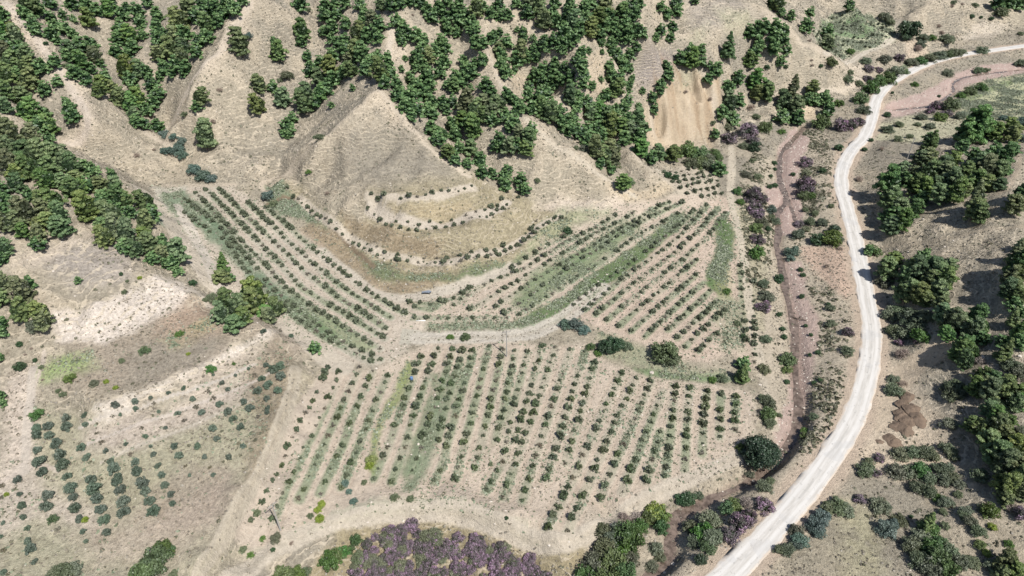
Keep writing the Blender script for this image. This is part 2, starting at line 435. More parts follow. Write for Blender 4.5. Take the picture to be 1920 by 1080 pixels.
# pines: tile origin, then (x, y, width) in a 4x enlargement of that tile; k: c = conical
T0 = """35 120 120,30 260 140,100 230 130,230 60 140,200 110 120,300 80 120,390 30 110,270 190 110,290 240 90,400 140 90,480 120 70,560 150 60,430 210 110,400 270 110,500 220 110,560 270 100,440 310 90,560 40 110,660 40 120,740 80 110,690 160 130,830 90 130,850 30 110,930 120 110,960 70 90,1050 110 120,1060 180 100,1120 25 90,1190 120 110,1190 220 110,1200 300 110,1250 260 80,910 220 120,900 300 120,1000 290 130,1010 360 120,890 400 120,960 420 90,1080 270 80,1200 420 130,1240 520 110,1270 350 80,60 330 130,150 310 140,50 400 140,170 390 130,220 440 150,100 490 140,210 510 140,330 510 130,430 470 110,60 580 160,240 610 160,150 560 120,450 620 90,360 680 110,70 690 150,200 740 160,60 800 140,220 850 150,340 850 120,390 960 150,380 1040 90,300 950 120,50 960 150,120 1030 140,230 1030 140,560 390 140,620 340 120,700 350 120,520 430 100,620 470 130,720 430 130,580 550 120,660 600 110,700 520 90,760 480 80,540 830 120,575 885 120,510 770 80,780 620 150,760 690 130,860 660 130,890 740 130,800 570 90,960 560 140,1040 540 140,1000 610 120,1110 540 100,1200 580 70,1150 640 110,1200 700 120,1160 770 120,1050 760 130,980 800 130,1020 860 130,1100 830 110,1030 920 110,1100 940 90,1190 950 110"""
T1 = """140 80 140,200 130 120,280 100 110,110 190 140,70 240 130,40 200 90,120 270 120,60 330 130,30 400 130,120 360 130,100 430 130,60 490 120,130 500 110,280 220 130,290 280 120,220 320 110,200 400 110,20 550 90,100 550 80,240 20 110,340 60 120,400 110 110,370 170 110,430 30 120,490 80 120,540 15 90,540 370 170,810 410 140,790 320 80,980 50 120,1000 260 140,990 320 90,1030 430 90,680 650 130,770 660 90,680 810 130,840 750 140,1170 70 110,1160 130 110,1250 120 110,1150 240 90,1220 210 110,1240 30 90,1210 300 90,1250 330 90,1130 470 100,1060 540 120,1220 430 120,1200 520 130,1130 590 130,1230 600 120,1020 700 150,1020 800 140,1130 710 130,1100 770 100,1180 670 120,880 960 120,920 890 90,880 1010 80,230 740 130,210 800 90,280 1060 160,1210 790 55"""
T2 = """30 30 100,150 50 100,40 190 100,300 40 130,380 50 120,440 40 100,180 140 110,240 170 130,290 210 120,420 170 120,460 200 90,120 290 130,200 280 120,280 290 100,30 320 120,30 380 120,110 400 130,60 460 130,170 440 130,220 480 120,270 440 110,90 530 130,30 540 110,190 540 110,360 490 100,350 430 80,300 570 130,370 560 110,330 630 110,420 650 110,420 730 110,85 660 55,440 270 90,500 270 110,570 270 120,620 310 110,450 320 80,760 320 120,780 370 110,600 390 120,650 430 130,560 450 120,700 400 100,770 480 110,560 510 90,630 500 90,740 550 100,480 440 50,450 520 60,650 590 130,520 600 110,560 650 120,660 650 120,470 720 110,530 740 130,620 710 130,680 770 120,490 800 120,560 830 130,640 840 110,690 860 100,530 880 100,760 770 110,830 770 100,790 830 80,840 650 130,870 600 120,800 640 80,920 620 90,970 670 60,520 20 90,590 30 110,650 90 110,690 140 110,740 70 110,780 130 110,790 220 110,850 110 110,890 80 110,900 170 120,930 120 90,980 190 120,990 250 100,870 250 90,1020 90 130,1060 60 100,1120 110 90,1180 40 100,890 20 80,1250 120 90,800 20 90,1190 130 90,1010 330 120,1060 330 110,1130 290 110,1190 250 70,1060 460 110,1180 380 130,1200 440 120,1190 490 90,1240 330 110,1230 550 120,920 460 80,930 530 120,980 560 120,1000 490 90,1090 640 120,1130 690 100,930 800 140,1000 840 150,910 880 130,960 930 120,1080 770 130,1110 840 140,1060 880 130,1130 900 110,1190 780 130,1240 720 120,1230 880 120,1250 960 80,680 970 120,760 1010 150,830 940 120,860 1020 120,720 1050 120,990 990 140,1190 1060 110"""
T3 = """30 30 90,130 30 130,110 110 110,200 80 130,240 180 130,320 40 100,300 110 110,330 170 110,430 60 110,420 130 120,440 200 130,380 250 120,460 290 110,500 240 110,410 340 100,540 90 120,590 30 120,560 170 120,590 250 130,640 130 130,650 270 110,700 60 130,720 140 120,690 200 110,760 220 120,780 280 110,820 80 130,870 140 100,840 200 110,880 260 120,900 60 110,950 40 90,920 120 100,940 240 110,980 260 90,860 310 80,40 225 50,85 250 80,90 290 80,160 290 60,240 320 110,310 310 110,350 340 100,260 370 80,380 380 90,60 400 130,40 460 120,100 440 110,160 390 100,180 440 90,20 520 60,670 330 60,675 390 45,520 400 100,575 385 60,480 460 100,530 500 110,540 580 110,530 640 90,320 490 100,390 510 80,230 540 120,170 590 120,220 610 120,310 570 110,350 600 110,430 590 110,440 660 120,280 660 110,250 700 110,130 660 90,120 720 100,200 740 120,420 740 130,500 740 100,600 650 80,665 600 50,740 330 90,750 390 90,790 430 110,880 420 90,930 360 90,830 500 120,880 520 70,730 500 90,740 570 110,800 610 120,770 680 130,700 720 110,880 640 70,870 680 60,860 760 90,830 810 100,900 590 60,1110 60 80,1160 120 90,1230 40 110,1230 100 90,1110 230 90,1200 210 90,1080 290 70,1180 290 80,1260 450 110,1150 500 90,1170 570 110,1110 640 90,1110 690 70,1050 740 90,1060 830 90,980 685 55,950 800 60,20 760 100,60 810 110,30 830 80,150 820 110,220 830 130,300 800 120,280 880 130,350 850 120,370 930 120,440 900 120,420 980 120,480 800 120,560 780 120,580 850 130,650 800 110,680 850 130,720 910 140,760 850 110,660 920 120,740 990 130,800 940 130,860 900 120,900 980 140,940 900 130,980 960 110,960 1040 120,620 980 120,560 980 120,500 1000 120,560 1050 110,660 1030 110,840 1040 120,460 960 90,20 930 120,60 1010 130,140 980 100,120 1050 130"""
T4 = """90 10 70,50 390 110,130 380 90,60 470 130,140 470 90,330 400 130 c,500 250 120,560 240 120,600 220 110,690 220 110 c,750 240 100,680 290 110,750 310 90,560 340 110,520 400 110,500 460 130,670 370 120,770 380 80,720 470 90,700 40 130,660 20 100,740 100 70,805 130 80,950 100 80 c,920 210 120,1070 250 100,1080 330 130,1245 50 80,200 490 60,240 530 120,190 600 90,400 600 120,330 660 110,530 620 140,540 700 130,620 720 130,620 660 100,800 700 150 c,760 770 140,820 820 150,740 880 120,850 890 120,960 680 130,930 750 110,980 760 100,1070 760 110,1080 830 110,1050 730 90,340 810 150,410 770 110,290 850 120,370 900 120,240 1010 80"""
T5 = """1060 25 110,1150 40 100,1230 40 110,860 1000 200,790 1020 120,1000 980 140,1160 960 130,1050 1010 130,1160 1020 140,560 1040 110"""
T6 = """60 60 150,30 120 140,120 50 150,100 180 150,220 60 170,180 130 150,300 120 170,270 200 160,150 230 150,140 310 130,400 80 170,440 60 120,360 190 160,390 280 150,500 150 150,480 90 130,560 200 140,500 290 150,600 250 140,560 350 160,620 330 130,710 200 110 c,650 170 100,680 320 120,850 240 90,780 320 140,880 340 140,790 400 120,900 420 150,960 440 150,860 480 120,990 510 110,760 450 110,40 340 110,30 420 110,40 500 110,100 450 120,240 390 110,330 420 130,430 430 150,160 490 140,240 540 160,340 500 130,420 500 110,130 590 150,80 600 140,190 660 130,300 600 130,370 580 130,480 550 130,490 630 170,310 700 140,300 750 120,60 780 130,30 860 110,680 520 170,870 560 170,800 620 130,880 640 160,820 710 150,940 600 120,960 690 140,1130 460 130,1150 530 120,1100 600 140,1100 680 150,1040 780 160,940 770 120,1150 760 150,1230 830 130,1250 770 110,1150 860 110,1230 720 90,1260 900 100,595 1020 60,40 1050 130,230 1050 100"""
T7 = """60 830 170,30 880 110,60 950 90,400 920 130 c,400 980 140,450 1000 80"""
T8 = """800 50 150,880 30 100,970 40 130,860 120 100,940 150 90,1040 130 120,1060 220 110,1130 230 90,1220 240 100,1230 310 110,1250 200 90,1160 20 110,1250 40 130"""
T9 = """40 20 120,110 40 130,70 270 110,90 340 100,830 290 150,620 60 130,700 100 150,760 140 130,740 190 90,760 40 130,660 150 90,960 40 140,1040 110 110,1100 70 130,1190 80 130"""
T10 = """270 190 120"""
T11 = """540 40 150 c,560 100 140,480 110 140,320 220 130,430 230 140,370 270 120,240 330 170,300 420 180,230 430 150,250 540 180,330 500 160,270 620 160,360 590 140,430 500 130,440 320 150,520 250 150,520 350 140,490 420 120,620 220 150,610 300 140,700 130 150,710 220 150,720 300 150,650 390 160,750 390 150,820 340 130,800 230 150,880 290 140,890 100 120 c,900 180 140,960 230 150,1010 90 120 c,1040 220 140,980 310 140,1080 300 130,1110 200 120,1120 100 140,1180 50 110,1050 50 120,800 20 120,910 440 170 c,880 520 140,930 550 130,1220 400 160,1200 460 170,110 800 80,280 880 130,240 950 160,420 920 170,500 850 120,480 960 180,600 900 150,640 960 180,680 900 130,560 1020 160,660 1030 150,380 1020 140,1250 770 110 c,1200 850 150 c,1180 930 170,1230 980 150,1140 1000 130,1160 1060 150"""
T12 = """30 70 140,210 40 170,180 190 170,340 190 150,350 260 160,20 260 120,30 330 100,10 520 70,20 800 70,30 860 60"""
T13 = """430 120 150,400 200 150,520 170 170,480 250 160,560 220 130,660 70 200,640 130 170,720 170 150,800 150 150,750 220 130,600 20 120,1085 450 100 c"""
T16 = """440 560 120,440 650 140 c"""
T17 = """360 30 170,450 60 160,540 80 150,620 30 170,640 110 130,650 200 140,700 260 160,780 260 150,880 230 160,930 310 150,860 330 150,950 370 120,800 420 170,850 470 160,760 480 150,820 550 150,700 340 140,1100 400 110 c,1100 500 150 c,1190 250 130 c,1210 340 150 c,1220 400 120,1130 30 140,1200 60 140,1190 130 120,1250 180 100,940 650 150,950 720 160,900 760 150,1010 770 150,1010 700 140,1120 780 160,1200 770 160,1170 850 170,1240 850 130,1020 900 140,1060 960 150,940 1040 170,1040 1040 160,860 1020 130,1120 1030 130"""
T23 = """1000 50 200,1100 30 180,1050 140 220,1180 120 180,1160 230 220,1080 250 180,1200 330 200,1100 380 200,1230 430 160,1130 480 150,530 680 150 c,1130 960 160,1200 1020 180,1080 1030 140"""
PINE_TILES = [((0,0),T0),((320,0),T1),((640,0),T2),((960,0),T3),((1280,0),T4),((1600,0),T5),((0,270),T6),((320,270),T7),((640,270),T8),((960,270),T9),((1280,270),T10),((1600,270),T11),((0,540),T12),((320,540),T13),((1280,540),T16),((1600,540),T17),((1600,810),T23)]

# shrubs: letter = look (g green, s grey green, b blue green, p oleander in bloom, y yellow green, d dry brown, k dark)
SHRUB_TILES = [
((0,0),"490 490 60 s,1240 1000 90 b,345 325 35 k"),
((320,0),"580 265 75 b,1030 70 50 s,880 560 90 s,105 850 50 s,320 905 45 d,370 670 40 d,1115 1020 75 s,20 1020 60 b,90 1050 70 b,820 600 40 s"),
((640,0),"535 110 28 d,400 60 50 s"),
((1280,0),"630 505 40 k,770 500 35 k,1110 455 95 g,1035 495 35 k,970 485 30 d,965 450 25 d,1230 590 75 s,1250 540 50 s,1260 380 60 g,340 1030 110 p,490 980 120 p,520 1050 100 p,610 950 110 g,1180 940 110 p,1260 930 110 p,1030 920 120 g,1170 770 70 g,340 950 80 s,550 870 60 s,510 800 60 d,25 685 30 d,205 740 35 d,225 915 40 s,740 980 60 g,830 880 80 s,950 300 30 d"),
((1600,0),"400 250 150 k,885 125 40 k,955 130 25 k,1030 140 35 k,910 35 50 s,815 30 25 d,745 15 40 s,740 45 30 d,1100 90 90 g,520 280 80 s,590 280 60 g,700 285 110 s,960 370 80 s,1250 250 40 s,1255 470 80 s,930 525 70 s,990 520 50 s,700 540 80 s,455 630 50 g,290 695 25 k,640 720 25 k,340 430 80 p,230 440 90 s,90 450 80 s,480 360 65 d,500 330 70 s,430 460 90 s,500 450 90 g,570 430 90 s,640 410 90 s,700 400 80 g,760 395 80 s,810 385 60 s,300 530 110 s,380 530 70 g,110 510 80 p,100 580 90 p,190 520 60 p,180 600 100 g,260 590 110 g,120 660 110 g,40 620 60 s,50 740 110 g,70 820 90 s,40 910 80 p,630 780 100 p,690 840 80 p,730 790 110 g,800 860 90 s,650 870 100 g,570 830 60 p,510 870 80 s,250 960 90 s,340 930 60 s,480 930 50 s,570 940 80 s,420 1020 50 s,330 1040 60 s,250 860 50 k,800 710 60 g,870 680 90 g,950 650 80 g,240 120 90 s,280 160 60 s,660 240 40 d,640 190 40 d,980 900 80 b,1240 930 120 b,1250 1030 100 b,1120 880 60 b,130 1050 35 k"),
((0,270),"1250 40 90 b,1030 80 45 d,910 975 30 k,955 1025 28 s,1050 1000 35 y,1155 40 28 d"),
((320,270),"60 30 110 b,90 75 80 b,180 180 100 b,250 230 100 b,310 250 80 b,730 380 90 b,770 440 60 s,1035 205 45 g,1175 365 40 d,170 1040 55 k"),
((960,270),"190 270 45 s,870 265 90 g,480 25 50 s,540 30 70 s,1170 235 60 k,1220 250 55 k,415 650 60 k,380 680 50 d"),
((1280,270),"40 50 130 g,130 60 130 g,60 130 110 s,140 140 110 g,200 150 110 s,240 50 70 g,190 100 90 s,250 90 80 g,530 25 90 k,450 10 70 s,520 120 45 s,685 145 40 k,560 240 60 s,470 225 70 s,405 345 70 g,430 430 60 g,530 370 130 p,580 400 100 p,500 410 80 p,550 480 120 p,570 520 100 p,590 575 90 s,550 620 100 g,560 710 100 p,530 690 60 p,550 810 110 g,660 490 80 b,665 540 50 s,920 130 100 p,925 210 70 s,920 285 120 p,920 345 110 p,900 380 90 g,960 380 70 g,1045 200 45 k,825 225 35 k,1165 25 60 k,870 590 80 p,950 575 80 s,1040 580 80 s,920 490 45 s,990 515 55 s,1110 460 45 s,860 670 100 s,920 630 70 s,1000 710 110 k,1100 700 140 g,1160 700 90 s,1130 640 80 k,820 790 110 b,810 850 60 b,640 635 45 k,690 570 70 s,600 1040 80 s,715 1010 70 k,690 310 45 k,650 320 40 k,690 190 30 k,660 240 30 k,880 940 40 k,900 980 40 k,1180 780 40 d,1080 910 40 d"),
((1600,270),"140 790 100 g,220 1010 130 s,40 260 60 d,80 40 40 k,210 30 40 d"),
((0,540),"160 580 85 k,150 420 45 k,265 540 35 k,280 935 100 g,530 665 80 g,710 705 65 s,795 697 40 y,870 740 40 y,1085 460 75 g,915 540 45 s,280 270 120 s,310 590 35 s,440 765 40 s,480 790 50 s,235 450 25 d,190 495 25 d,320 685 25 d,930 25 40 s"),
((320,540),"300 600 75 g,70 335 60 g,135 490 30 y,310 60 90 s,475 565 28 g,260 85 40 s"),
((640,540),"820 360 50 g,930 360 70 g"),
((960,540),"700 440 120 k,770 420 130 k,1130 460 190 g,1180 500 140 s,400 260 90 b,480 260 110 b,540 300 90 b,860 430 80 s,590 430 70 g,640 480 60 g"),
((1280,540),"620 50 110 s,600 130 100 p,410 260 50 s,620 370 80 s,610 600 90 s,640 850 110 s,640 940 110 g,650 1000 90 s,610 820 90 s,780 530 120 g,780 600 80 g,720 195 40 k,745 305 40 k,760 365 45 k,780 700 45 k,1105 145 65 s,1110 260 75 s,1230 320 85 p,1230 455 85 s,985 955 70 s,920 1060 60 g,290 670 80 s,220 680 60 g,330 15 60 g,450 360 40 k,1090 120 35 k,960 350 30 k,1010 480 40 k,950 500 30 k,980 705 35 k,1030 690 35 k,920 280 30 k,890 60 40 k,800 920 25 d,725 950 40 s"),
((1600,540),"270 190 120 s,330 160 110 s,430 190 140 s,300 300 120 s,380 330 130 s,470 270 140 s,540 200 120 s,500 350 140 g,420 250 120 s,340 400 60 p,480 390 70 p,350 480 110 d,950 540 70 d,1180 570 130 s,1240 620 120 s,760 720 130 s,740 780 130 s,680 740 80 s,290 670 80 s,300 750 130 s,370 705 60 d,720 1000 120 s,1250 1060 80 s"),
((0,810),"1180 930 200 g,1230 850 140 g,1100 1020 190 g,480 1030 170 s,560 1010 110 s,420 1060 140 s,400 645 70 g,50 465 35 y,645 650 50 y,1040 1070 120 g"),
((320,810),"0 880 80 g,1190 940 150 g,1260 900 110 g,850 1050 150 g,950 1050 120 g,1010 1040 90 s,20 1060 60 s,650 600 50 s,1110 575 55 y,1130 530 55 y,1120 635 65 y,1050 625 45 s,785 785 75 s,690 790 45 g,540 870 55 s,600 915 50 g,770 880 35 k,905 830 35 d,780 760 1 s"),
((640,810),"110 790 90 g,20 880 100 g,130 930 110 s,70 870 70 g,30 375 55 b,95 510 60 b,230 200 80 y,210 240 60 y,170 370 40 s,60 440 45 b,520 490 55 s,400 480 60 s,1120 235 35 s,1240 640 30 k"),
((960,810),"690 720 110 s,760 760 150 s,850 720 180 g,900 800 170 g,820 850 170 g,700 850 190 s,640 950 190 s,760 960 190 g,870 930 150 s,720 1050 200 g,840 1040 170 g,560 1050 150 g,1080 560 150 y,1120 600 130 g,1030 620 120 g,1120 700 110 g,960 700 110 g,1080 860 100 s,1110 920 80 s,1265 500 90 k,1050 990 90 s,930 620 120 d,840 620 90 d"),
((1280,810),"555 130 250 k,500 310 70 s,460 325 35 d,610 390 110 s,660 355 60 s,30 490 110 k,120 460 70 s,430 660 150 p,360 750 130 p,500 620 110 p,610 530 130 p,480 520 100 d,370 540 120 g,330 560 110 g,200 640 170 s,150 740 170 g,220 770 150 s,100 800 130 s,190 850 110 g,60 700 110 s,130 945 90 k,915 20 70 g,1150 530 150 s,1220 560 120 s,1090 560 110 s,1040 620 120 b,990 680 130 b,1010 730 110 b,840 720 100 s,870 790 120 b,850 830 90 b,780 860 110 s,720 870 80 s,430 110 70 g"),
((1600,810),"190 180 80 p,85 260 130 s,110 215 80 s,160 290 70 p,40 490 80 p,190 540 130 s,240 545 80 s,350 150 110 s,440 130 110 s,540 130 130 s,590 170 90 s,320 280 120 s,420 290 110 s,500 270 120 g,560 330 110 s,640 260 110 s,700 260 100 s,680 340 110 s,620 330 60 p,740 330 100 s,790 380 80 s,480 400 110 s,560 430 110 s,640 490 90 g,690 510 100 s,780 460 60 s,830 580 90 s,880 660 100 s,930 730 100 s,820 620 80 s,940 830 80 g,670 590 60 s,690 695 60 s,240 710 140 b,290 680 90 b,340 640 100 s,1020 580 120 g,960 560 80 s,500 760 150 s,580 720 120 g,430 820 140 s,560 850 150 g,640 830 120 g,480 930 150 s,620 940 160 g,720 880 130 s,560 1000 160 s,700 1020 150 g,800 950 130 s,900 960 100 s,1000 900 70 y,1160 830 60 g,1040 700 60 y,950 310 110 s,700 110 110 s,740 160 100 s,1250 600 110 p,430 630 30 k,1200 560 90 d,850 960 100 s,1010 980 90 s"),
]
# olive trees of the left hill (4x tiles again)
OLIVE_TILES = [
((0,540),"500 975 65,505 1040 75,365 1030 70,285 1040 65,635 955 42,640 1020 42,845 955 30,905 945 28,1020 905 38,875 870 55,1015 845 50,1135 820 32,1155 860 28,1270 785 30,1195 925 28,1065 1045 30,1245 1045 32"),
((320,540),"700 320 42,820 315 35,905 355 38,585 605 25,630 645 38,690 675 52,725 575 42,780 605 68,830 578 68,835 655 72,735 720 68,650 770 62,808 760 62,615 740 28,722 828 48,550 850 52,605 893 62,727 900 42,727 925 40,430 925 62,475 975 58,375 865 52,323 820 40,385 710 38,430 760 36,280 768 36,168 825 45,97 750 36,193 883 43,235 930 52,60 935 42,103 988 38,318 1045 62,525 1040 56,655 960 34,320 650 22,490 655 26,615 495 20"),
((0,810),"285 20 70,375 20 68,425 80 82,280 130 60,295 215 95,455 170 88,475 240 92,320 295 72,610 115 62,650 188 60,135 355 58,15 395 42,515 325 62,545 405 88,690 345 78,720 415 98,740 490 82,760 570 78,360 465 80,365 545 78,550 485 62,575 560 82,150 460 38,172 540 60,600 650 58,785 655 78,808 745 62,178 635 48,205 720 42,435 720 42,630 740 42,650 815 36,830 215 48,855 275 86,885 355 86,905 430 76,930 515 92,940 590 88,1015 225 58,1035 290 72,1070 370 92,1095 445 72,1125 510 76,1150 590 88,1185 250 48,1215 315 54,1245 395 58,215 810 56,230 875 76,260 970 46,25 880 42,35 1045 46,10 780 32,10 485 32,25 680 32,795 140 42,765 70 42,1095 30 40,950 85 32,980 160 42,1130 105 28,1152 165 42,725 5 28"),
((320,810),"355 45 46,205 105 50,35 100 52,68 170 62,258 180 42,510 80 32,550 100 40,442 188 48,113 250 28,145 320 28,325 315 34,295 260 30,10 460 52,22 532 48"),
]
def read_tiles(T):
    out = []
    for (ox, oy), s in T:
        for e in s.split(","):
            q = e.split()
            if len(q) < 3: continue
            out.append((ox + float(q[0]) / 4, oy + float(q[1]) / 4, float(q[2]) / 4, q[3] if len(q) > 3 else ''))
    return out
# ------------------------------------------------------------------ the land sheet and its soils
def lin(r, g, b, k=.52):
    f = lambda c: ((c / 255 + .055) / 1.055) ** 2.4 if c > 10.3 else c / 255 / 12.92
    return np.array([f(r), f(g), f(b)]) * k
TAN, PINKTAN = lin(226, 211, 187), lin(222, 200, 178)
PALE, CLIFF = lin(236, 224, 206), lin(226, 204, 172)
DRY, GREYDRY, PURPLE = lin(183, 172, 150), lin(162, 154, 138), lin(164, 153, 148)
PINK, BROWN, WEED = lin(214, 187, 174), lin(168, 150, 128), lin(150, 164, 128)
LUSH, BLUEG, YG, OLIVE = lin(92, 130, 68), lin(112, 148, 120), lin(176, 186, 132), lin(192, 186, 156)
LF = [(640,700),(700,690),(760,668),(800,645),(1090,645),(1150,690),(1420,735),(1415,800),(1390,852),(1250,912),(1150,975),(1060,1030),(980,1012),(850,952),(640,978),(470,1050),(430,1068),(480,960),(560,800),(610,700)]
NF = [(1060,590),(1130,530),(1275,425),(1340,365),(1365,370),(1378,410),(1400,500),(1420,690),(1395,690),(1370,660),(1330,680),(1270,672),(1200,640),(1130,622)]
PF = [(770,572),(850,545),(960,498),(1060,440),(1150,392),(1270,360),(1230,318),(1290,309),(1345,330),(1345,370),(1275,425),(1130,530),(1060,580),(980,608),(800,615)]
QF = [(280,350),(420,347),(500,385),(600,463),(680,533),(770,572),(800,600),(790,640),(700,692),(620,672),(560,640),(480,575),(400,510),(340,430),(300,390)]
OF = [(60,760),(240,800),(350,740),(520,640),(555,680),(545,740),(480,900),(360,1085),(0,1085),(0,870),(40,860)]
BED = [(1468,262),(1490,238),(1520,262),(1508,290),(1500,320),(1492,350),(1508,400),(1500,425),(1485,440),(1462,444),(1452,400),(1436,380),(1436,350),(1455,335),(1455,295)]
BED2 = [(1636,206),(1700,183),(1760,160),(1790,138),(1840,122),(1920,116),(1990,112),(1990,128),(1920,136),(1870,145),(1815,158),(1785,178),(1740,205),(1700,218),(1655,224)]
BED3 = [(1474,492),(1500,492),(1518,560),(1536,600),(1530,680),(1520,740),(1512,765),(1490,830),(1470,865),(1448,850),(1446,800),(1482,740),(1484,640),(1476,560)]
CLF = [(1213,205),(1228,165),(1255,140),(1300,138),(1352,150),(1350,205),(1330,272),(1213,271)]
FARF = [(1788,188),(1850,150),(1925,140),(1990,136),(1990,230),(1920,226),(1850,232),(1805,212)]
TERF = [(1522,57),(1558,26),(1640,30),(1690,50),(1672,80),(1600,99),(1548,97)]
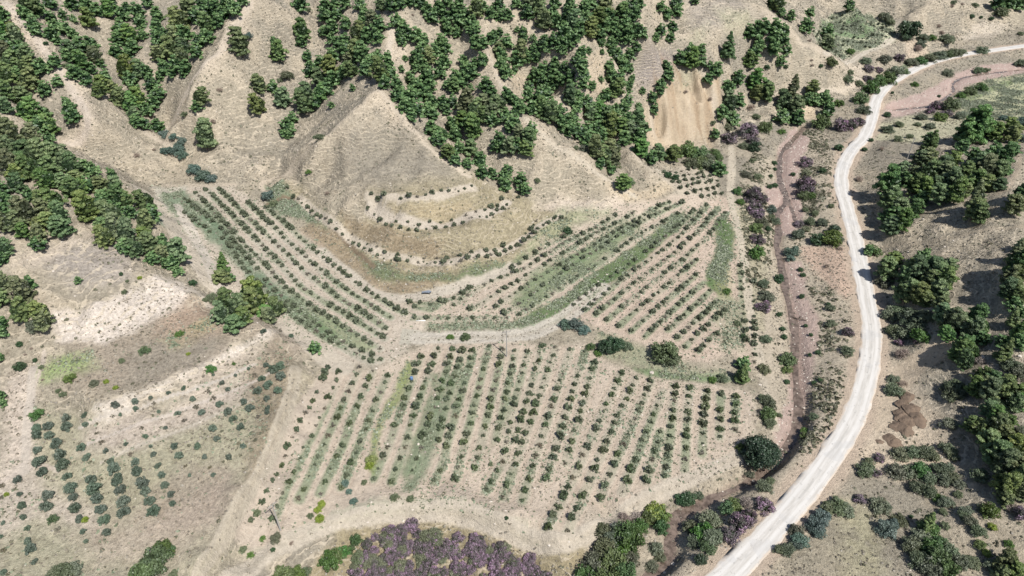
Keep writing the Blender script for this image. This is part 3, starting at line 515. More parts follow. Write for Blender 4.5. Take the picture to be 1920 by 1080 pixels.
# (outline, colour, edge softness m, strength, patchiness 0..1)
ZONES = [
 (FARF, lin(206,208,164), 2, .9, .2), (TERF, lin(190,196,160), 1.5, .9, .1),
 ([(1350,500),(1420,300),(1530,240),(1600,300),(1580,420),(1620,640),(1590,800),(1500,900),(1330,1060),(1240,1090),(1240,960),(1420,880),(1440,740)], lin(206,192,168), 4, .9, .2),
 (OF, OLIVE, 3, .85, .25), ([(160,800),(300,770),(440,710),(520,660),(480,730),(380,800),(240,850),(150,850)], lin(216,198,184), 3, .7, .35), ([(0,900),(60,880),(180,960),(180,1000),(60,980),(0,1000)], lin(222,206,190), 3, .7, .35), ([(120,1000),(300,960),(420,900),(440,960),(330,1060),(180,1060)], lin(206,186,168), 4, .6, .3), ([(330,690),(500,640),(560,650),(470,700),(350,760)], lin(224,206,188), 2.5, .6, .4), (LF, TAN, 1.5, .97, 0), (NF, PINKTAN, 1.5, .97, 0), (PF, TAN, 1.5, .95, 0), (QF, lin(218,210,190), 1.5, .95, .05),
 ([(120,650),(330,560),(400,570),(600,640),(560,680),(460,640),(300,720),(120,740)], lin(186,170,150), 3, .7, .3),
 ([(685,352),(900,335),(1000,372),(1090,400),(1060,430),(960,498),(850,540),(760,560),(680,520),(600,450),(560,395),(530,345),(560,350),(620,400),(690,420)], lin(178,166,134), 2.5, .95, .12),
 ([(560,430),(640,500),(700,535),(760,556),(860,530),(880,510),(760,505),(690,490),(640,455),(590,410)], lin(172,153,124), 1.6, .85, .35),
 ([(640,395),(700,425),(790,450),(830,455),(820,478),(740,478),(690,455),(650,430)], lin(164,146,118), 1.2, .85, .35),
 ([(700,385),(760,395),(880,375),(890,392),(800,410),(730,402)], lin(190,173,138), 1.2, .85, .3),
 (BED, PINK, 1.0, 1, 0), (BED2, PINK, 1.2, 1, 0), (BED3, PINK, 1.0, .9, .15),
 ([(1500,462),(1592,466),(1612,540),(1585,560),(1520,500)], lin(222,192,168), 1.5, .9, .1),
 ([(1636,660),(1700,690),(1770,800),(1800,870),(1740,900),(1600,880),(1560,950),(1450,1080),(1370,1090),(1600,840)], lin(226,207,180), 3, .9, .1),
 (CLF, CLIFF, 4.5, .97, .15), ([(1100,90),(1135,100),(1135,165),(1108,172)], CLIFF, 2, .7, .3), ([(960,130),(985,150),(980,190),(962,180)], CLIFF, 2, .6, .2), ([(1395,175),(1410,200),(1398,210)], CLIFF, 1, .8, .2), ([(1500,198),(1530,202),(1528,222),(1500,220)], CLIFF, 1, .9, .1), ([(1697,75),(1735,80),(1740,105),(1700,120)], lin(226,205,178), 1.5, .8, .2),
 ([(1210,85),(1270,95),(1262,130),(1225,160),(1190,150)], PURPLE, 3, .8, .1),
 ([(170,445),(240,452),(250,520),(150,545),(60,480),(100,462)], lin(180,170,160), 4, .8, .1),
 ([(640,290),(760,240),(850,305),(862,342),(700,352),(650,330)], lin(160,152,136), 7, .9, .1),
 ([(1290,0),(1370,0),(1420,30),(1330,60),(1290,50)], lin(178,168,156), 4, .7, .2),
 ([(1800,560),(1790,470),(1680,440),(1660,500),(1680,560)], lin(190,175,150), 5, .3, .3),
 # bare, eroded ground
 ([(100,590),(200,565),(300,515),(372,545),(330,580),(200,642),(110,640)], lin(240,226,210), 1.5, .95, .25),
 ([(180,762),(300,722),(420,662),(500,618),(540,610),(500,637),(400,692),(260,752),(200,792)], lin(240,227,210), 1.3, .95, .22),
 ([(10,705),(62,690),(52,880),(0,900),(0,790)], lin(232,215,196), 3, .9, .1),
 ([(5,0),(60,30),(118,130),(165,170),(185,230),(160,262),(110,266),(150,240),(130,180),(90,110),(40,70),(0,20)], lin(228,210,188), 2, .85, .15),
 ([(705,164),(735,190),(760,225),(740,240),(700,200),(670,210)], lin(224,206,180), 3, .8, .2),
 ([(735,20),(750,60),(760,110),(738,150),(722,110),(722,60)], lin(226,208,184), 2, .8, .2),
 ([(440,0),(480,0),(455,45),(440,80),(400,130),(330,215),(300,255),(345,180),(400,105),(425,50)], lin(222,205,182), 3, .75, .2),
 ([(965,212),(1000,240),(1060,275),(1110,315),(1080,300),(1020,262),(960,225)], lin(222,206,182), 2.5, .75, .2),
 ([(1580,105),(1612,130),(1612,165),(1560,175),(1590,150)], lin(228,212,188), 2, .7, .2),
 ([(1155,345),(1250,342),(1262,356),(1215,380),(1140,385)], lin(226,205,172), 2, .8, .3),
 ([(1000,373),(1080,380),(1200,380),(1215,388),(1150,400),(1060,398),(1000,388)], lin(226,210,190), 2, .85, .2),
 ([(1840,40),(1890,50),(1860,70),(1800,72)], lin(222,208,188), 2, .7, .2),
 ([(0,465),(60,475),(180,437),(180,446),(80,490),(0,510)], lin(224,207,186), 2, .7, .2),
 ([(470,1040),(560,985),(640,950),(760,935),(850,925),(960,960),(1060,1000),(1150,950),(1180,952),(1060,1026),(980,1008),(850,950),(640,975),(480,1048)], lin(206,204,176), 2, .6, .35),
 ([(556,690),(600,700),(560,790),(500,930),(470,1010),(430,1075),(400,1080),(470,930),(520,850)], lin(196,184,156), 2, .7, .25),
 None,   # from here on: growth laid over the tilled rows
 ([(1000,620),(950,612),(1000,582),(1055,556),(1128,502),(1190,460),(1240,424),(1282,396),(1282,420),(1218,480),(1152,526),(1092,568),(1038,606)], LUSH, .8, .85, .44),
 ([(1000,512),(1080,472),(1180,420),(1200,425),(1150,470),(1050,540),(980,585),(960,570)], lin(128,156,106), 2, .75, .45),
 ([(1340,412),(1360,400),(1378,440),(1374,480),(1358,515),(1366,558),(1348,552),(1326,535),(1326,508),(1345,470)], LUSH, 1.0, .9, .3),
 ([(1345,500),(1368,500),(1372,560),(1350,560)], lin(196,190,140), 1.5, .5, .3),
 ([(765,678),(776,684),(760,740),(735,775),(712,810),(705,860),(700,895),(690,870),(700,805),(730,742)], lin(150,172,96), .8, .8, .5),
 ([(838,700),(852,700),(832,760),(818,830),(800,890),(770,925),(748,925),(790,850),(810,780)], lin(124,150,112), 1, .75, .42),
 ([(812,700),(826,700),(785,850),(765,900),(752,890),(785,800)], lin(128,152,112), 1, .75, .42),
 ([(965,745),(935,820),(915,850),(930,800),(955,750)], WEED, 1, .6, .4),
 ([(860,690),(880,700),(860,760),(840,790),(846,730)], lin(142,162,124), 1.5, .6, .5),
 ([(78,690),(120,664),(168,664),(178,690),(130,712),(82,712)], lin(166,188,118), 2.5, .85, .3),
 ([(310,640),(372,608),(400,590),(410,600),(350,642),(320,655)], lin(182,192,128), 2, .7, .3),
 ([(300,365),(345,360),(395,400),(440,440),(480,500),(530,540),(600,600),(640,642),(600,628),(520,572),(450,505),(380,432),(320,400)], lin(122,152,118), 1.5, .8, .46),
 ([(268,372),(310,395),(352,430),(340,445),(290,415)], BLUEG, 1, .8, .35),
 ([(540,560),(620,600),(700,650),(690,662),(600,620),(540,575)], lin(140,166,110), 1, .6, .5),
 ([(650,455),(700,490),(760,510),(860,510),(960,490),(1002,462),(960,502),(860,532),(750,532),(690,514)], lin(112,130,92), 1.2, .85, .25),
 ([(995,440),(1050,395),(1140,396),(1140,402),(1080,420),(1020,460),(970,490)], lin(168,176,134), 2, .6, .5),
 ([(498,352),(540,360),(605,400),(612,425),(545,405),(500,388)], lin(112,138,104), 1.5, .85, .3),
 ([(800,605),(960,604),(1000,606),(960,622),(800,622)], lin(154,158,130), 1, .8, .4),
 ([(1120,620),(1200,650),(1300,690),(1400,705),(1410,716),(1300,708),(1200,690),(1130,665)], lin(168,172,138), 1.5, .7, .5),
 ([(1190,690),(1260,697),(1345,706),(1400,712),(1345,716),(1250,712),(1200,700)], lin(122,154,102), 1, .8, .3),
 ([(1340,560),(1395,560),(1400,660),(1350,660)], lin(170,176,140), 2, .6, .6),
 ([(1375,400),(1400,395),(1440,480),(1430,620),(1400,600)], lin(190,184,150), 2, .6, .4),
 ([(1540,33),(1640,44),(1640,66),(1560,66),(1540,50)], lin(110,150,96), 1, .7, .4),
 ([(1700,118),(1760,98),(1815,95),(1800,103),(1730,122),(1690,140),(1650,170),(1620,165)], lin(122,146,108), 1.5, .8, .3),
 ([(1780,190),(1860,160),(1880,152),(1925,148),(1870,168),(1810,195)], lin(128,150,100), 1, .7, .4),
 ([(1450,1000),(1560,960),(1680,1080),(1420,1090)], lin(176,166,142), 4, .6, .3),
 ([(1560,930),(1650,960),(1670,1080),(1600,1080)], lin(200,194,150), 3, .5, .5),
 ([(640,990),(760,965),(860,960),(1000,1015),(1060,1040),(1100,1010),(1090,1090),(560,1090)], lin(172,158,124), 1.2, .92, .12),
 ([(1640,240),(1700,215),(1780,220),(1880,232),(1840,250),(1700,268),(1640,260)], lin(210,206,170), 2, .8, .3),
 ([(1280,160),(1300,60),(1330,40),(1310,90),(1300,120)], lin(168,176,140), 4, .5, .5),
 ([(1340,20),(1400,20),(1420,50),(1360,60)], lin(190,190,150), 4, .5, .4),
 # brown dead growth
 ([(450,690),(520,640),(550,660),(550,740),(532,810),(505,880),(470,930),(460,860),(490,780)], lin(166,150,126), 2.2, .75, .25),
 ([(230,665),(360,625),(420,640),(360,690),(240,730)], lin(164,156,140), 3, .6, .5),
 ([(300,600),(360,560),(420,590),(400,620),(320,650)], lin(204,172,146), 3, .5, .5),
 ([(280,930),(340,880),(420,880),(450,940),(370,1000),(280,1000)], lin(188,170,152), 3, .6, .5),
]
TRACKS = [
 ([(150,802),(330,745),(480,682)], .35, lin(232,220,204), 2), ([(165,832),(340,772),(505,700)], .35, lin(230,216,200), 2), ([(190,868),(350,802),(475,748)], .3, lin(226,214,194), 2),
 ([(60,735),(75,700),(82,660)], .5, lin(230,214,194), 2), ([(300,520),(372,548),(392,575)], .6, lin(232,218,198), 2), ([(0,905),(60,870),(110,880)], .6, lin(230,214,196), 2), ([(380,1080),(430,1000),(478,930),(500,880)], .5, lin(176,164,138), 2),
 ([(470,0),(443,40),(402,110),(352,180),(312,240)], .9, lin(228,212,190), 2), ([(705,168),(642,230),(582,280),(522,330)], .6, lin(222,206,182), 2),
 ([(706,168),(750,216),(790,261),(830,301),(880,331)], .8, lin(228,212,188), 2), ([(966,213),(1020,259),(1080,293),(1130,331),(1190,368)], .8, lin(228,214,190), 2),
 ([(120,132),(175,166),(230,216),(290,256),(333,288)], .8, lin(226,210,186), 2), ([(1181,284),(1220,319),(1260,346)], .6, lin(224,208,184), 2),
 ([(1430,22),(1480,57),(1540,97),(1588,130)], .8, lin(222,206,182), 2), ([(738,10),(737,50),(728,100),(714,150)], .9, lin(230,214,192), 2),
 ([(905,70),(930,138),(950,184)], .5, lin(222,206,184), 2), ([(500,385),(545,368),(575,392),(640,446),(700,500)], .7, lin(150,132,108), 2),
 ([(786,634),(870,633),(960,632),(1010,621),(1055,598),(1085,575),(1130,540)], 2.2, lin(232,222,204), 1),
 ([(430,1085),(520,1022),(600,986),(660,970),(760,957),(850,953),(930,978),(1040,1028),(1100,1003),(1180,953),(1260,912),(1380,858)], 1.6, lin(230,216,194), 1),
 ([(470,1000),(540,850),(622,700)], 2.6, lin(228,210,188), 0), ([(642,690),(600,662),(560,632),(480,575),(420,550),(395,528),(362,480),(330,430),(270,360)], 2.4, lin(230,216,194), 0),
 ([(600,470),(660,520),(720,560),(800,556),(900,528),(960,500)], 1.6, lin(226,214,194), 0),
 ([(1371,250),(1372,330),(1368,370),(1385,430),(1398,500),(1405,580),(1420,660),(1440,730),(1450,800)], 1.3, lin(228,214,190), 0),
 ([(1442,540),(1440,640),(1446,720),(1456,770)], .9, lin(220,205,180), 0),
 ([(10,5),(60,60),(110,130),(150,190),(168,228),(160,255),(112,268)], 1.0, lin(230,214,194), 0),
 ([(112,268),(180,312),(280,347),(360,347),(440,347)], .8, lin(222,206,182), 1),
 ([(505,362),(480,338),(560,285),(600,250)], .7, lin(222,206,182), 0),
 ([(554,690),(545,750),(500,870),(440,960),(370,1078)], 1.3, lin(222,208,184), 1),
 ([(1548,100),(1620,98),(1672,78),(1690,54),(1668,36)], 1.2, lin(228,216,196), 1),
 ([(1520,180),(1600,168),(1616,145),(1612,120)], 1.0, lin(230,214,190), 0),
 ([(1385,262),(1388,250),(1402,236)], .8, lin(228,214,190), 0),
 ([(62,690),(52,780),(46,885)], 1.0, lin(234,220,202), 0),
 ([(690,368),(780,378),(888,352)], 1.4, lin(226,212,190), 2), ([(695,392),(725,412),(780,424),(850,420),(905,405),(950,380)], 1.8, lin(230,216,196), 2),
 ([(560,372),(610,412),(665,452),(720,484),(790,492),(860,490),(925,476),(985,448),(1010,422),(1050,407)], 1.4, lin(228,214,192), 2),
 ([(330,385),(362,440),(395,500),(410,540)], 1.4, lin(234,222,204), 0),
 ([(1660,460),(1760,452),(1850,430),(1920,425)], .8, lin(206,190,164), 0), ([(1900,275),(1915,300),(1895,350),(1870,365)], .8, lin(214,196,170), 0),
 ([(1770,640),(1690,700),(1650,790)], 3, lin(228,208,180), 0), ([(1640,690),(1600,860),(1500,960)], 1.4, lin(226,206,180), 0),
]
print("terrain lines done")
# adaptive sheet: fine where the photograph looks, coarse out to the horizon
ys = [34.0]
while ys[-1] < 470: ys.append(ys[-1] + .34 + (ys[-1] - 34) * .0031)
ys = np.array([-3000, -1200, -500, -200, -90, -40, -10, 8, 20, 28] + ys + [480, 500, 540, 600, 700, 900, 1300, 2200, 5000])
s0 = np.linspace(-.86, .86, 700)
s = np.concatenate([[-40, -18, -8, -4, -2.4, -1.6, -1.2, -1.0, -.93, -.89], s0, [.89, .93, 1.0, 1.2, 1.6, 2.4, 4, 8, 18, 40]])
dep = np.clip(ys, 20, 480) * .809 + 70.5
X = s[None, :] * dep[:, None] * .9; Y = np.repeat(ys[:, None], len(s), 1)
nr, nc = X.shape
xf, yf = X.ravel(), Y.ravel()
Z = H(xf, yf)
far = np.hypot(np.maximum(np.abs(xf) - 420, 0), np.maximum(np.maximum(yf - 620, -yf), 0))
Z = Z + sstep(50, 3000, far) * 60 * fbm(xf, yf, 900, 70, 3)
core = (np.abs(xf) < 400) & (yf > 25) & (yf < 480)
Vc = np.tile(DRY, (len(xf), 1)).astype(float)
big = fbm(xf, yf, 60, 80, 4); mid = fbm(xf, yf, 9, 84, 4); fine = fbm(xf, yf, 1.6, 88, 3)
steep = bil(SLOPE, xf, yf)
a = sstep(.42, .62, big)[:, None] * .7; Vc = Vc * (1 - a) + GREYDRY * a
a = sstep(.5, .7, mid)[:, None] * .45; Vc = Vc * (1 - a) + lin(208, 192, 165) * a
hx = np.gradient(np.gradient(blur(HMm, 1.5), axis=0), axis=0) + np.gradient(np.gradient(blur(HMm, 1.5), axis=1), axis=1)
a = (sstep(.03, .12, -bil(hx, xf, yf)) * .55)[:, None]; Vc = Vc * (1 - a) + lin(214, 198, 172) * a      # crests wash bare
TR = sstep(.16, .3, steep)                                                                           # trodden contour paths
FIELD = np.zeros(len(xf)); TUFT = np.ones(len(xf)) * .55; WEEDY = np.zeros(len(xf))
edge_n = (mid - .5) * 4.5 + (fine - .5) * 3
def apply(poly, col, soft, k, patch, mark=None):
    G = gpoly(poly); G_ = np.array(G)
    m = core & (xf > G_[:, 0].min() - 6) & (xf < G_[:, 0].max() + 6) & (yf > G_[:, 1].min() - 6) & (yf < G_[:, 1].max() + 6)
    idx = np.where(m)[0]
    if len(idx) == 0: return idx, None
    d = signed(xf[idx], yf[idx], G)
    al = sstep(-soft, soft, d + edge_n[idx] * min(1, soft * .5)) * k
    if patch: al = al * sstep(patch * .9 - .35, patch * .9, fine[idx] * .5 + mid[idx] * .5 + (1 - patch) * .1)
    Vc[idx] = Vc[idx] * (1 - al[:, None]) + col * al[:, None]
    return idx, al, d
FIELDS = (LF, NF, PF, QF)
ZID = np.zeros(len(xf), int)           # which named piece of the setting the ground here belongs to
NAMED = [(BED, 1), (BED2, 1), (BED3, 1), (LF, 2), (NF, 2), (PF, 2), (QF, 2), (OF, 3), (CLF, 4), (FARF, 5), (TERF, 5)]
for poly, col, soft, k, patch in ZONES[:ZONES.index(None)]:
    r_ = apply(poly, col, soft, k, patch)
    if r_[1] is None: continue
    idx, al, d = r_
    isf = any(poly is f for f in FIELDS)
    if isf: FIELD[idx] = np.maximum(FIELD[idx], al); TR[idx] *= 1 - al; TUFT[idx] *= 1 - al * .75
    if poly in (BED, BED2, BED3): TUFT[idx] *= 1 - al * .97; TR[idx] *= 1 - al
    if poly[0] in ((685, 352), (560, 430), (640, 395), (700, 385)): TR[idx] *= 1 - al * .4
    if poly[0] == (640, 290): TR[idx] *= 1 - al * .8
    if poly is OF: TR[idx] *= 1 - al * .7
    if poly is CLF: TR[idx] *= 1 - al; TUFT[idx] *= 1 - al * .9
    if col[1] > col[0] * 1.02: WEEDY[idx] = np.maximum(WEEDY[idx], al)
    for q, zid in NAMED:
        if q is poly: ZID[idx[d > 0]] = zid
print("zones done")
# tilled lanes between the rows; weedy strips along them, row shadows painted in
rowd = np.full(len(xf), 99.0)
ROWS_G = []
for plot, n, P in ROWS:
    g = ground([p[0] for p in P], [p[1] for p in P]); G = [(q[0], q[1]) for q in g]
    ROWS_G.append((plot, n, G))
    A = np.array(G); m = (xf > A[:, 0].min() - 4) & (xf < A[:, 0].max() + 4) & (yf > A[:, 1].min() - 4) & (yf < A[:, 1].max() + 4)
    idx = np.where(m)[0]; d, _p = seg_dist(xf[idx], yf[idx], G)
    rowd[idx] = np.minimum(rowd[idx], d)
wob = (fbm(xf, yf, 5, 60, 2) - .5) * .9
rd = rowd + wob * .5
pt_ = fbm(xf, yf, 16, 62, 3)
weed_shade_m = (1 - sstep(.55, 1.35, rd)) * FIELD * (.45 + .5 * sstep(.36, .56, pt_))
stripc = lin(190, 186, 160) * (1 - sstep(.4, .62, pt_))[:, None] + lin(168, 176, 142) * sstep(.4, .62, pt_)[:, None]
Vc[:] = Vc * (1 - weed_shade_m[:, None]) + stripc * weed_shade_m[:, None]
WEEDY = np.maximum(WEEDY, weed_shade_m * .8)
lane = sstep(.9, 1.5, rd) * (rowd < 7) * FIELD
rut = np.exp(-((rd - 1.75) / .28) ** 2) * FIELD * .8
Vc[:] = Vc * (1 - .55 * lane[:, None]) + lin(234, 212, 190) * .55 * lane[:, None]
Vc[:] *= 1 - rut[:, None] * np.array([.10, .12, .14])
for poly, col, soft, k, patch in ZONES[ZONES.index(None) + 1:]:
    r_ = apply(poly, col, soft, k, patch)
    if r_[1] is None: continue
    idx, al, d = r_
    if col[1] > col[0] * 1.02: WEEDY[idx] = np.maximum(WEEDY[idx], al); TR[idx] *= 1 - al * .8
W_TR = []
for P, w, col, twin in TRACKS:
    g = ground([p[0] for p in P], [p[1] for p in P]); G = smooth_line(g, 2)
    m = core & (xf > G[:, 0].min() - 6) & (xf < G[:, 0].max() + 6) & (yf > G[:, 1].min() - 6) & (yf < G[:, 1].max() + 6)
    idx = np.where(m)[0]; d, _p = seg_dist(xf[idx], yf[idx], G)
    dn = d + (mid[idx] - .5) * w * .6 + (fine[idx] - .5) * w * .4
    al = (1 - sstep(w * .85, w * 1.25, dn)) * .95
    if twin == 1: al = al * (1 - .45 * np.exp(-(d / (w * .3)) ** 2))
    Vc[idx] = Vc[idx] * (1 - al[:, None]) + col * al[:, None]
    TR[idx] *= 1 - al; TUFT[idx] *= 1 - al * .8; WEEDY[idx] *= 1 - al
    if w > 1.25 and twin < 2: ZID[idx[d < w]] = 6
    if twin < 2: W_TR.append((G, w))
# road verge and stream banks
d, _p = seg_dist(xf[core], yf[core], ROAD_W[::4]); ci = np.where(core)[0]
al = (1 - sstep(3.2, 5.6, d + edge_n[ci] * .5)) * .85
Vc[ci] = Vc[ci] * (1 - al[:, None]) + lin(226, 203, 178) * al[:, None]; TUFT[ci] *= (1 - al * .9) * (d > 3.1); TR[ci] *= 1 - al; WEEDY[ci] *= 1 - al
for W, w in ((STREAM_W, 1.5), (STREAMF_W, 1.1), (STREAMB_W, .9)):
    d, _p = seg_dist(xf[ci], yf[ci], W[::2])
    al = (1 - sstep(w * .6, w * 1.5, d + (fine[ci] - .5))) * .4
    Vc[ci] = Vc[ci] * (1 - al[:, None]) + lin(158, 128, 112) * al[:, None]; TUFT[ci] *= 1 - al
ca_ = bil(CLIFFM, xf, yf); st_ = fbm((xf * .97 + yf * .22), (yf - xf * .2) * .15, 3.5, 180, 3)
Vc[:] = Vc * (1 - (ca_ * sstep(.5, .68, st_) * .55)[:, None]) + lin(178, 146, 110) * (ca_ * sstep(.5, .68, st_) * .55)[:, None]
Vc[:] = Vc * (1 - (ca_ * sstep(.5, .66, 1 - st_) * .5)[:, None]) + lin(240, 226, 206) * (ca_ * sstep(.5, .66, 1 - st_) * .5)[:, None]
hue = 1 + (fbm(xf, yf, 4, 95, 3)[:, None] - .5) * .16
lum_ = Vc @ np.array([.3, .59, .11]); Vc = (lum_[:, None] * .10 + Vc * .90) * 1.04
Vc = np.clip(Vc * hue * (1 + (fine[:, None] - .5) * .16), 0.01, .8)

def new_mat(name):
    m = bpy.data.materials.new(name); m.use_nodes = True
    nt = m.node_tree; nt.nodes.clear()
    out = nt.nodes.new("ShaderNodeOutputMaterial"); b = nt.nodes.new("ShaderNodeBsdfPrincipled")
    nt.links.new(b.outputs[0], out.inputs[0])
    b.inputs["Roughness"].default_value = .9; b.inputs["Specular IOR Level"].default_value = .2
    return m, nt, b, out
def N(nt, typ, **kw):
    n = nt.nodes.new(typ)
    for k, v in kw.items():
        if hasattr(n, k): setattr(n, k, v)
        else: n.inputs[k.replace("_", " ")].default_value = v
    return n
def mathn(nt, op, a, b=None, clamp=False):
    n = nt.nodes.new("ShaderNodeMath"); n.operation = op; n.use_clamp = clamp
    for i, v in enumerate((a, b)):
        if v is None: continue
        if isinstance(v, (int, float)): n.inputs[i].default_value = v
        else: nt.links.new(v, n.inputs[i])
    return n.outputs[0]
def mixc(nt, fac, a, b, mode='MIX'):
    n = nt.nodes.new("ShaderNodeMix"); n.data_type = 'RGBA'; n.blend_type = mode; n.clamp_result = False
    for sock, v in ((n.inputs[0], fac), (n.inputs[6], a), (n.inputs[7], b)):
        if isinstance(v, (int, float)): sock.default_value = v
        elif isinstance(v, (tuple, list, np.ndarray)): sock.default_value = (*[float(q) for q in v[:3]], 1)
        else: nt.links.new(v, sock)
    return n.outputs[2]
def ramp(nt, val, a, b):
    n = nt.nodes.new("ShaderNodeMapRange"); n.interpolation_type = 'SMOOTHSTEP'
    nt.links.new(val, n.inputs[0]); n.inputs[1].default_value = a; n.inputs[2].default_value = b
    return n.outputs[0]
def noise(nt, vec, scale, detail=4, rough=.6, dist=0):
    n = nt.nodes.new("ShaderNodeTexNoise"); n.inputs["Scale"].default_value = scale; n.inputs["Detail"].default_value = detail
    n.inputs["Roughness"].default_value = rough; n.inputs["Distortion"].default_value = dist
    if vec is not None: nt.links.new(vec, n.inputs["Vector"])
    return n.outputs[0]

def land_material():
    m, nt, b, out = new_mat("dry_land")
    geo = N(nt, "ShaderNodeNewGeometry"); pos = geo.outputs["Position"]
    att = N(nt, "ShaderNodeAttribute", attribute_name="Col"); trk = N(nt, "ShaderNodeAttribute", attribute_name="trail")
    tuf = N(nt, "ShaderNodeAttribute", attribute_name="tuft")
    col = att.outputs["Color"]
    n1 = noise(nt, pos, 1.25, 5, .72); n2 = noise(nt, pos, 4.5, 3, .7); n3 = noise(nt, pos, .12, 4, .6)
    # clods, small stones, thin dry tufts
    v = mathn(nt, 'ADD', mathn(nt, 'MULTIPLY', ramp(nt, n1, .36, .64), mathn(nt, 'ADD', mathn(nt, 'MULTIPLY', tuf.outputs["Fac"], .5), .14)), .86)
    n5 = noise(nt, pos, .33, 5, .72)
    col = mixc(nt, mathn(nt, 'MULTIPLY', ramp(nt, n5, .50, .66), mathn(nt, 'ADD', mathn(nt, 'MULTIPLY', tuf.outputs["Fac"], .5), .12)), col, mixc(nt, 1.0, col, (1.30, 1.27, 1.24), 'MULTIPLY'))
    col = mixc(nt, mathn(nt, 'MULTIPLY', mathn(nt, 'SUBTRACT', 1, ramp(nt, n5, .34, .48)), mathn(nt, 'MULTIPLY', tuf.outputs["Fac"], .9)), col, mixc(nt, 1.0, col, (.74, .72, .68), 'MULTIPLY'))
    col = mixc(nt, 1.0, col, v, 'MULTIPLY')
    dark = mathn(nt, 'MULTIPLY', ramp(nt, n2, .54, .68), mathn(nt, 'ADD', mathn(nt, 'MULTIPLY', tuf.outputs["Fac"], .68), .07))
    col = mixc(nt, dark, col, (.105, .088, .062))
    pale = mathn(nt, 'MULTIPLY', ramp(nt, noise(nt, pos, 2.2, 3, .7, .4), .58, .70), mathn(nt, 'ADD', mathn(nt, 'MULTIPLY', tuf.outputs["Fac"], .5), .02))
    col = mixc(nt, pale, col, (.50, .45, .37))
    # trodden paths that follow the contour of the slopes
    sep = N(nt, "ShaderNodeSeparateXYZ"); nt.links.new(pos, sep.inputs[0])
    zz = mathn(nt, 'ADD', mathn(nt, 'MULTIPLY', sep.outputs[2], .95), mathn(nt, 'MULTIPLY', noise(nt, pos, .09, 4, .62), 6.0))
    fr = mathn(nt, 'FRACT', zz)
    band = mathn(nt, 'SUBTRACT', 1.0, ramp(nt, mathn(nt, 'ABSOLUTE', mathn(nt, 'SUBTRACT', fr, .5)), .05, .20))
    brk = ramp(nt, noise(nt, pos, .3, 3, .6), .36, .56)
    band = mathn(nt, 'MULTIPLY', mathn(nt, 'MULTIPLY', band, brk), mathn(nt, 'MULTIPLY', trk.outputs["Fac"], .62))
    col = mixc(nt, band, col, (.50, .43, .33))
    nt.links.new(col, b.inputs["Base Color"])
    bump = N(nt, "ShaderNodeBump"); bump.inputs["Strength"].default_value = 1.0; bump.inputs["Distance"].default_value = .5
    hgt = mathn(nt, 'ADD', mathn(nt, 'ADD', mathn(nt, 'MULTIPLY', n2, .5), n1), mathn(nt, 'MULTIPLY', band, .5))
    nt.links.new(hgt, bump.inputs["Height"]); nt.links.new(bump.outputs[0], b.inputs["Normal"])
    b.inputs["Roughness"].default_value = .97; b.inputs["Specular IOR Level"].default_value = .08
    return m
LAND = land_material()
# furrow relief in the tilled plots
Z = Z + FIELD * np.where(rowd < 6, (.10 * np.exp(-(rowd / .8) ** 2) - .07 * np.exp(-((rd - 1.75) / .3) ** 2)), 0)
V = np.stack([xf, yf, Z], 1)
ii = (np.arange(nr - 1)[:, None] * nc + np.arange(nc - 1)[None, :]).ravel()
F = np.stack([ii, ii + 1, ii + nc + 1, ii + nc], 1)
fz = ZID[ii]
NAMES = {0: ("ground", "dry grassy hills and banks around the orchard valley", "hillside"),
         1: ("riverbed", "pink gravel bed of the nearly dry creek", "riverbed"),
         2: ("orchard_field", "pale tilled soil of the sapling orchard plots", "field"),
         3: ("olive_field", "rough grassy slope planted with scattered olive trees at lower left", "field"),
         4: ("cliff", "tan eroded cliff face above the creek", "cliff"),
         5: ("far_field", "pale green cultivated plots at the upper right", "field"),
         6: ("dirt_track", "pale dirt tracks running round the orchard plots", "track")}
for zid, (nm, lb, ct) in NAMES.items():
    f = F[fz == zid]
    if len(f) == 0: continue
    used, inv = np.unique(f.ravel(), return_inverse=True)
    me = np_mesh(nm, V[used], inv.reshape(-1, 4), Vc[used], {"trail": TR[used], "tuft": TUFT[used]}, smooth=True)
    tag(link(nm, me, LAND), lb, ct, kind="structure")
print("ground done", len(V))

# ------------------------------------------------------------------ road and water
def ribbon(W, widths, offs, zoff, rough=0.0):
    P = W[:, :2]; T = np.gradient(P, axis=0); T /= np.linalg.norm(T, axis=1)[:, None] + 1e-9
    Nn = np.stack([T[:, 1], -T[:, 0]], 1)
    L = np.concatenate([[0], np.cumsum(np.linalg.norm(np.diff(P, axis=0), axis=1))])
    Vs = []; cr = []
    for k, o in enumerate(offs):
        wv = widths * (1 + (vnoise(L, L * 0 + k * 9.1 * (abs(o) > .9), 3.0, 33) - .5) * rough * (abs(o) > .9))
        q = P + Nn * (o * wv)[:, None]
        Vs.append(np.stack([q[:, 0], q[:, 1], W[:, 2] + zoff(o)], 1)); cr.append(np.full(len(P), o))
    n, k = len(P), len(offs)
    Vv = np.stack(Vs, 1).reshape(-1, 3)
    i = (np.arange(n - 1)[:, None] * k + np.arange(k - 1)[None, :]).ravel()
    Ff = np.stack([i, i + 1, i + k + 1, i + k], 1)
    return Vv, Ff, np.stack(cr, 1).ravel(), np.repeat(L, k)
offs = np.array([-1, -.92, -.75, -.5, -.25, 0, .25, .5, .75, .92, 1])
Vr, Fr, cr, Lr = ribbon(ROAD_W, np.full(len(ROAD_W), 2.75), offs, lambda o: .10 - .05 * abs(o) - (.16 if abs(o) > .99 else 0), .35)
m, nt, b, out = new_mat("pale_road")
geo = N(nt, "ShaderNodeNewGeometry"); pos = geo.outputs["Position"]
ac = N(nt, "ShaderNodeAttribute", attribute_name="across"); al_ = N(nt, "ShaderNodeAttribute", attribute_name="along")
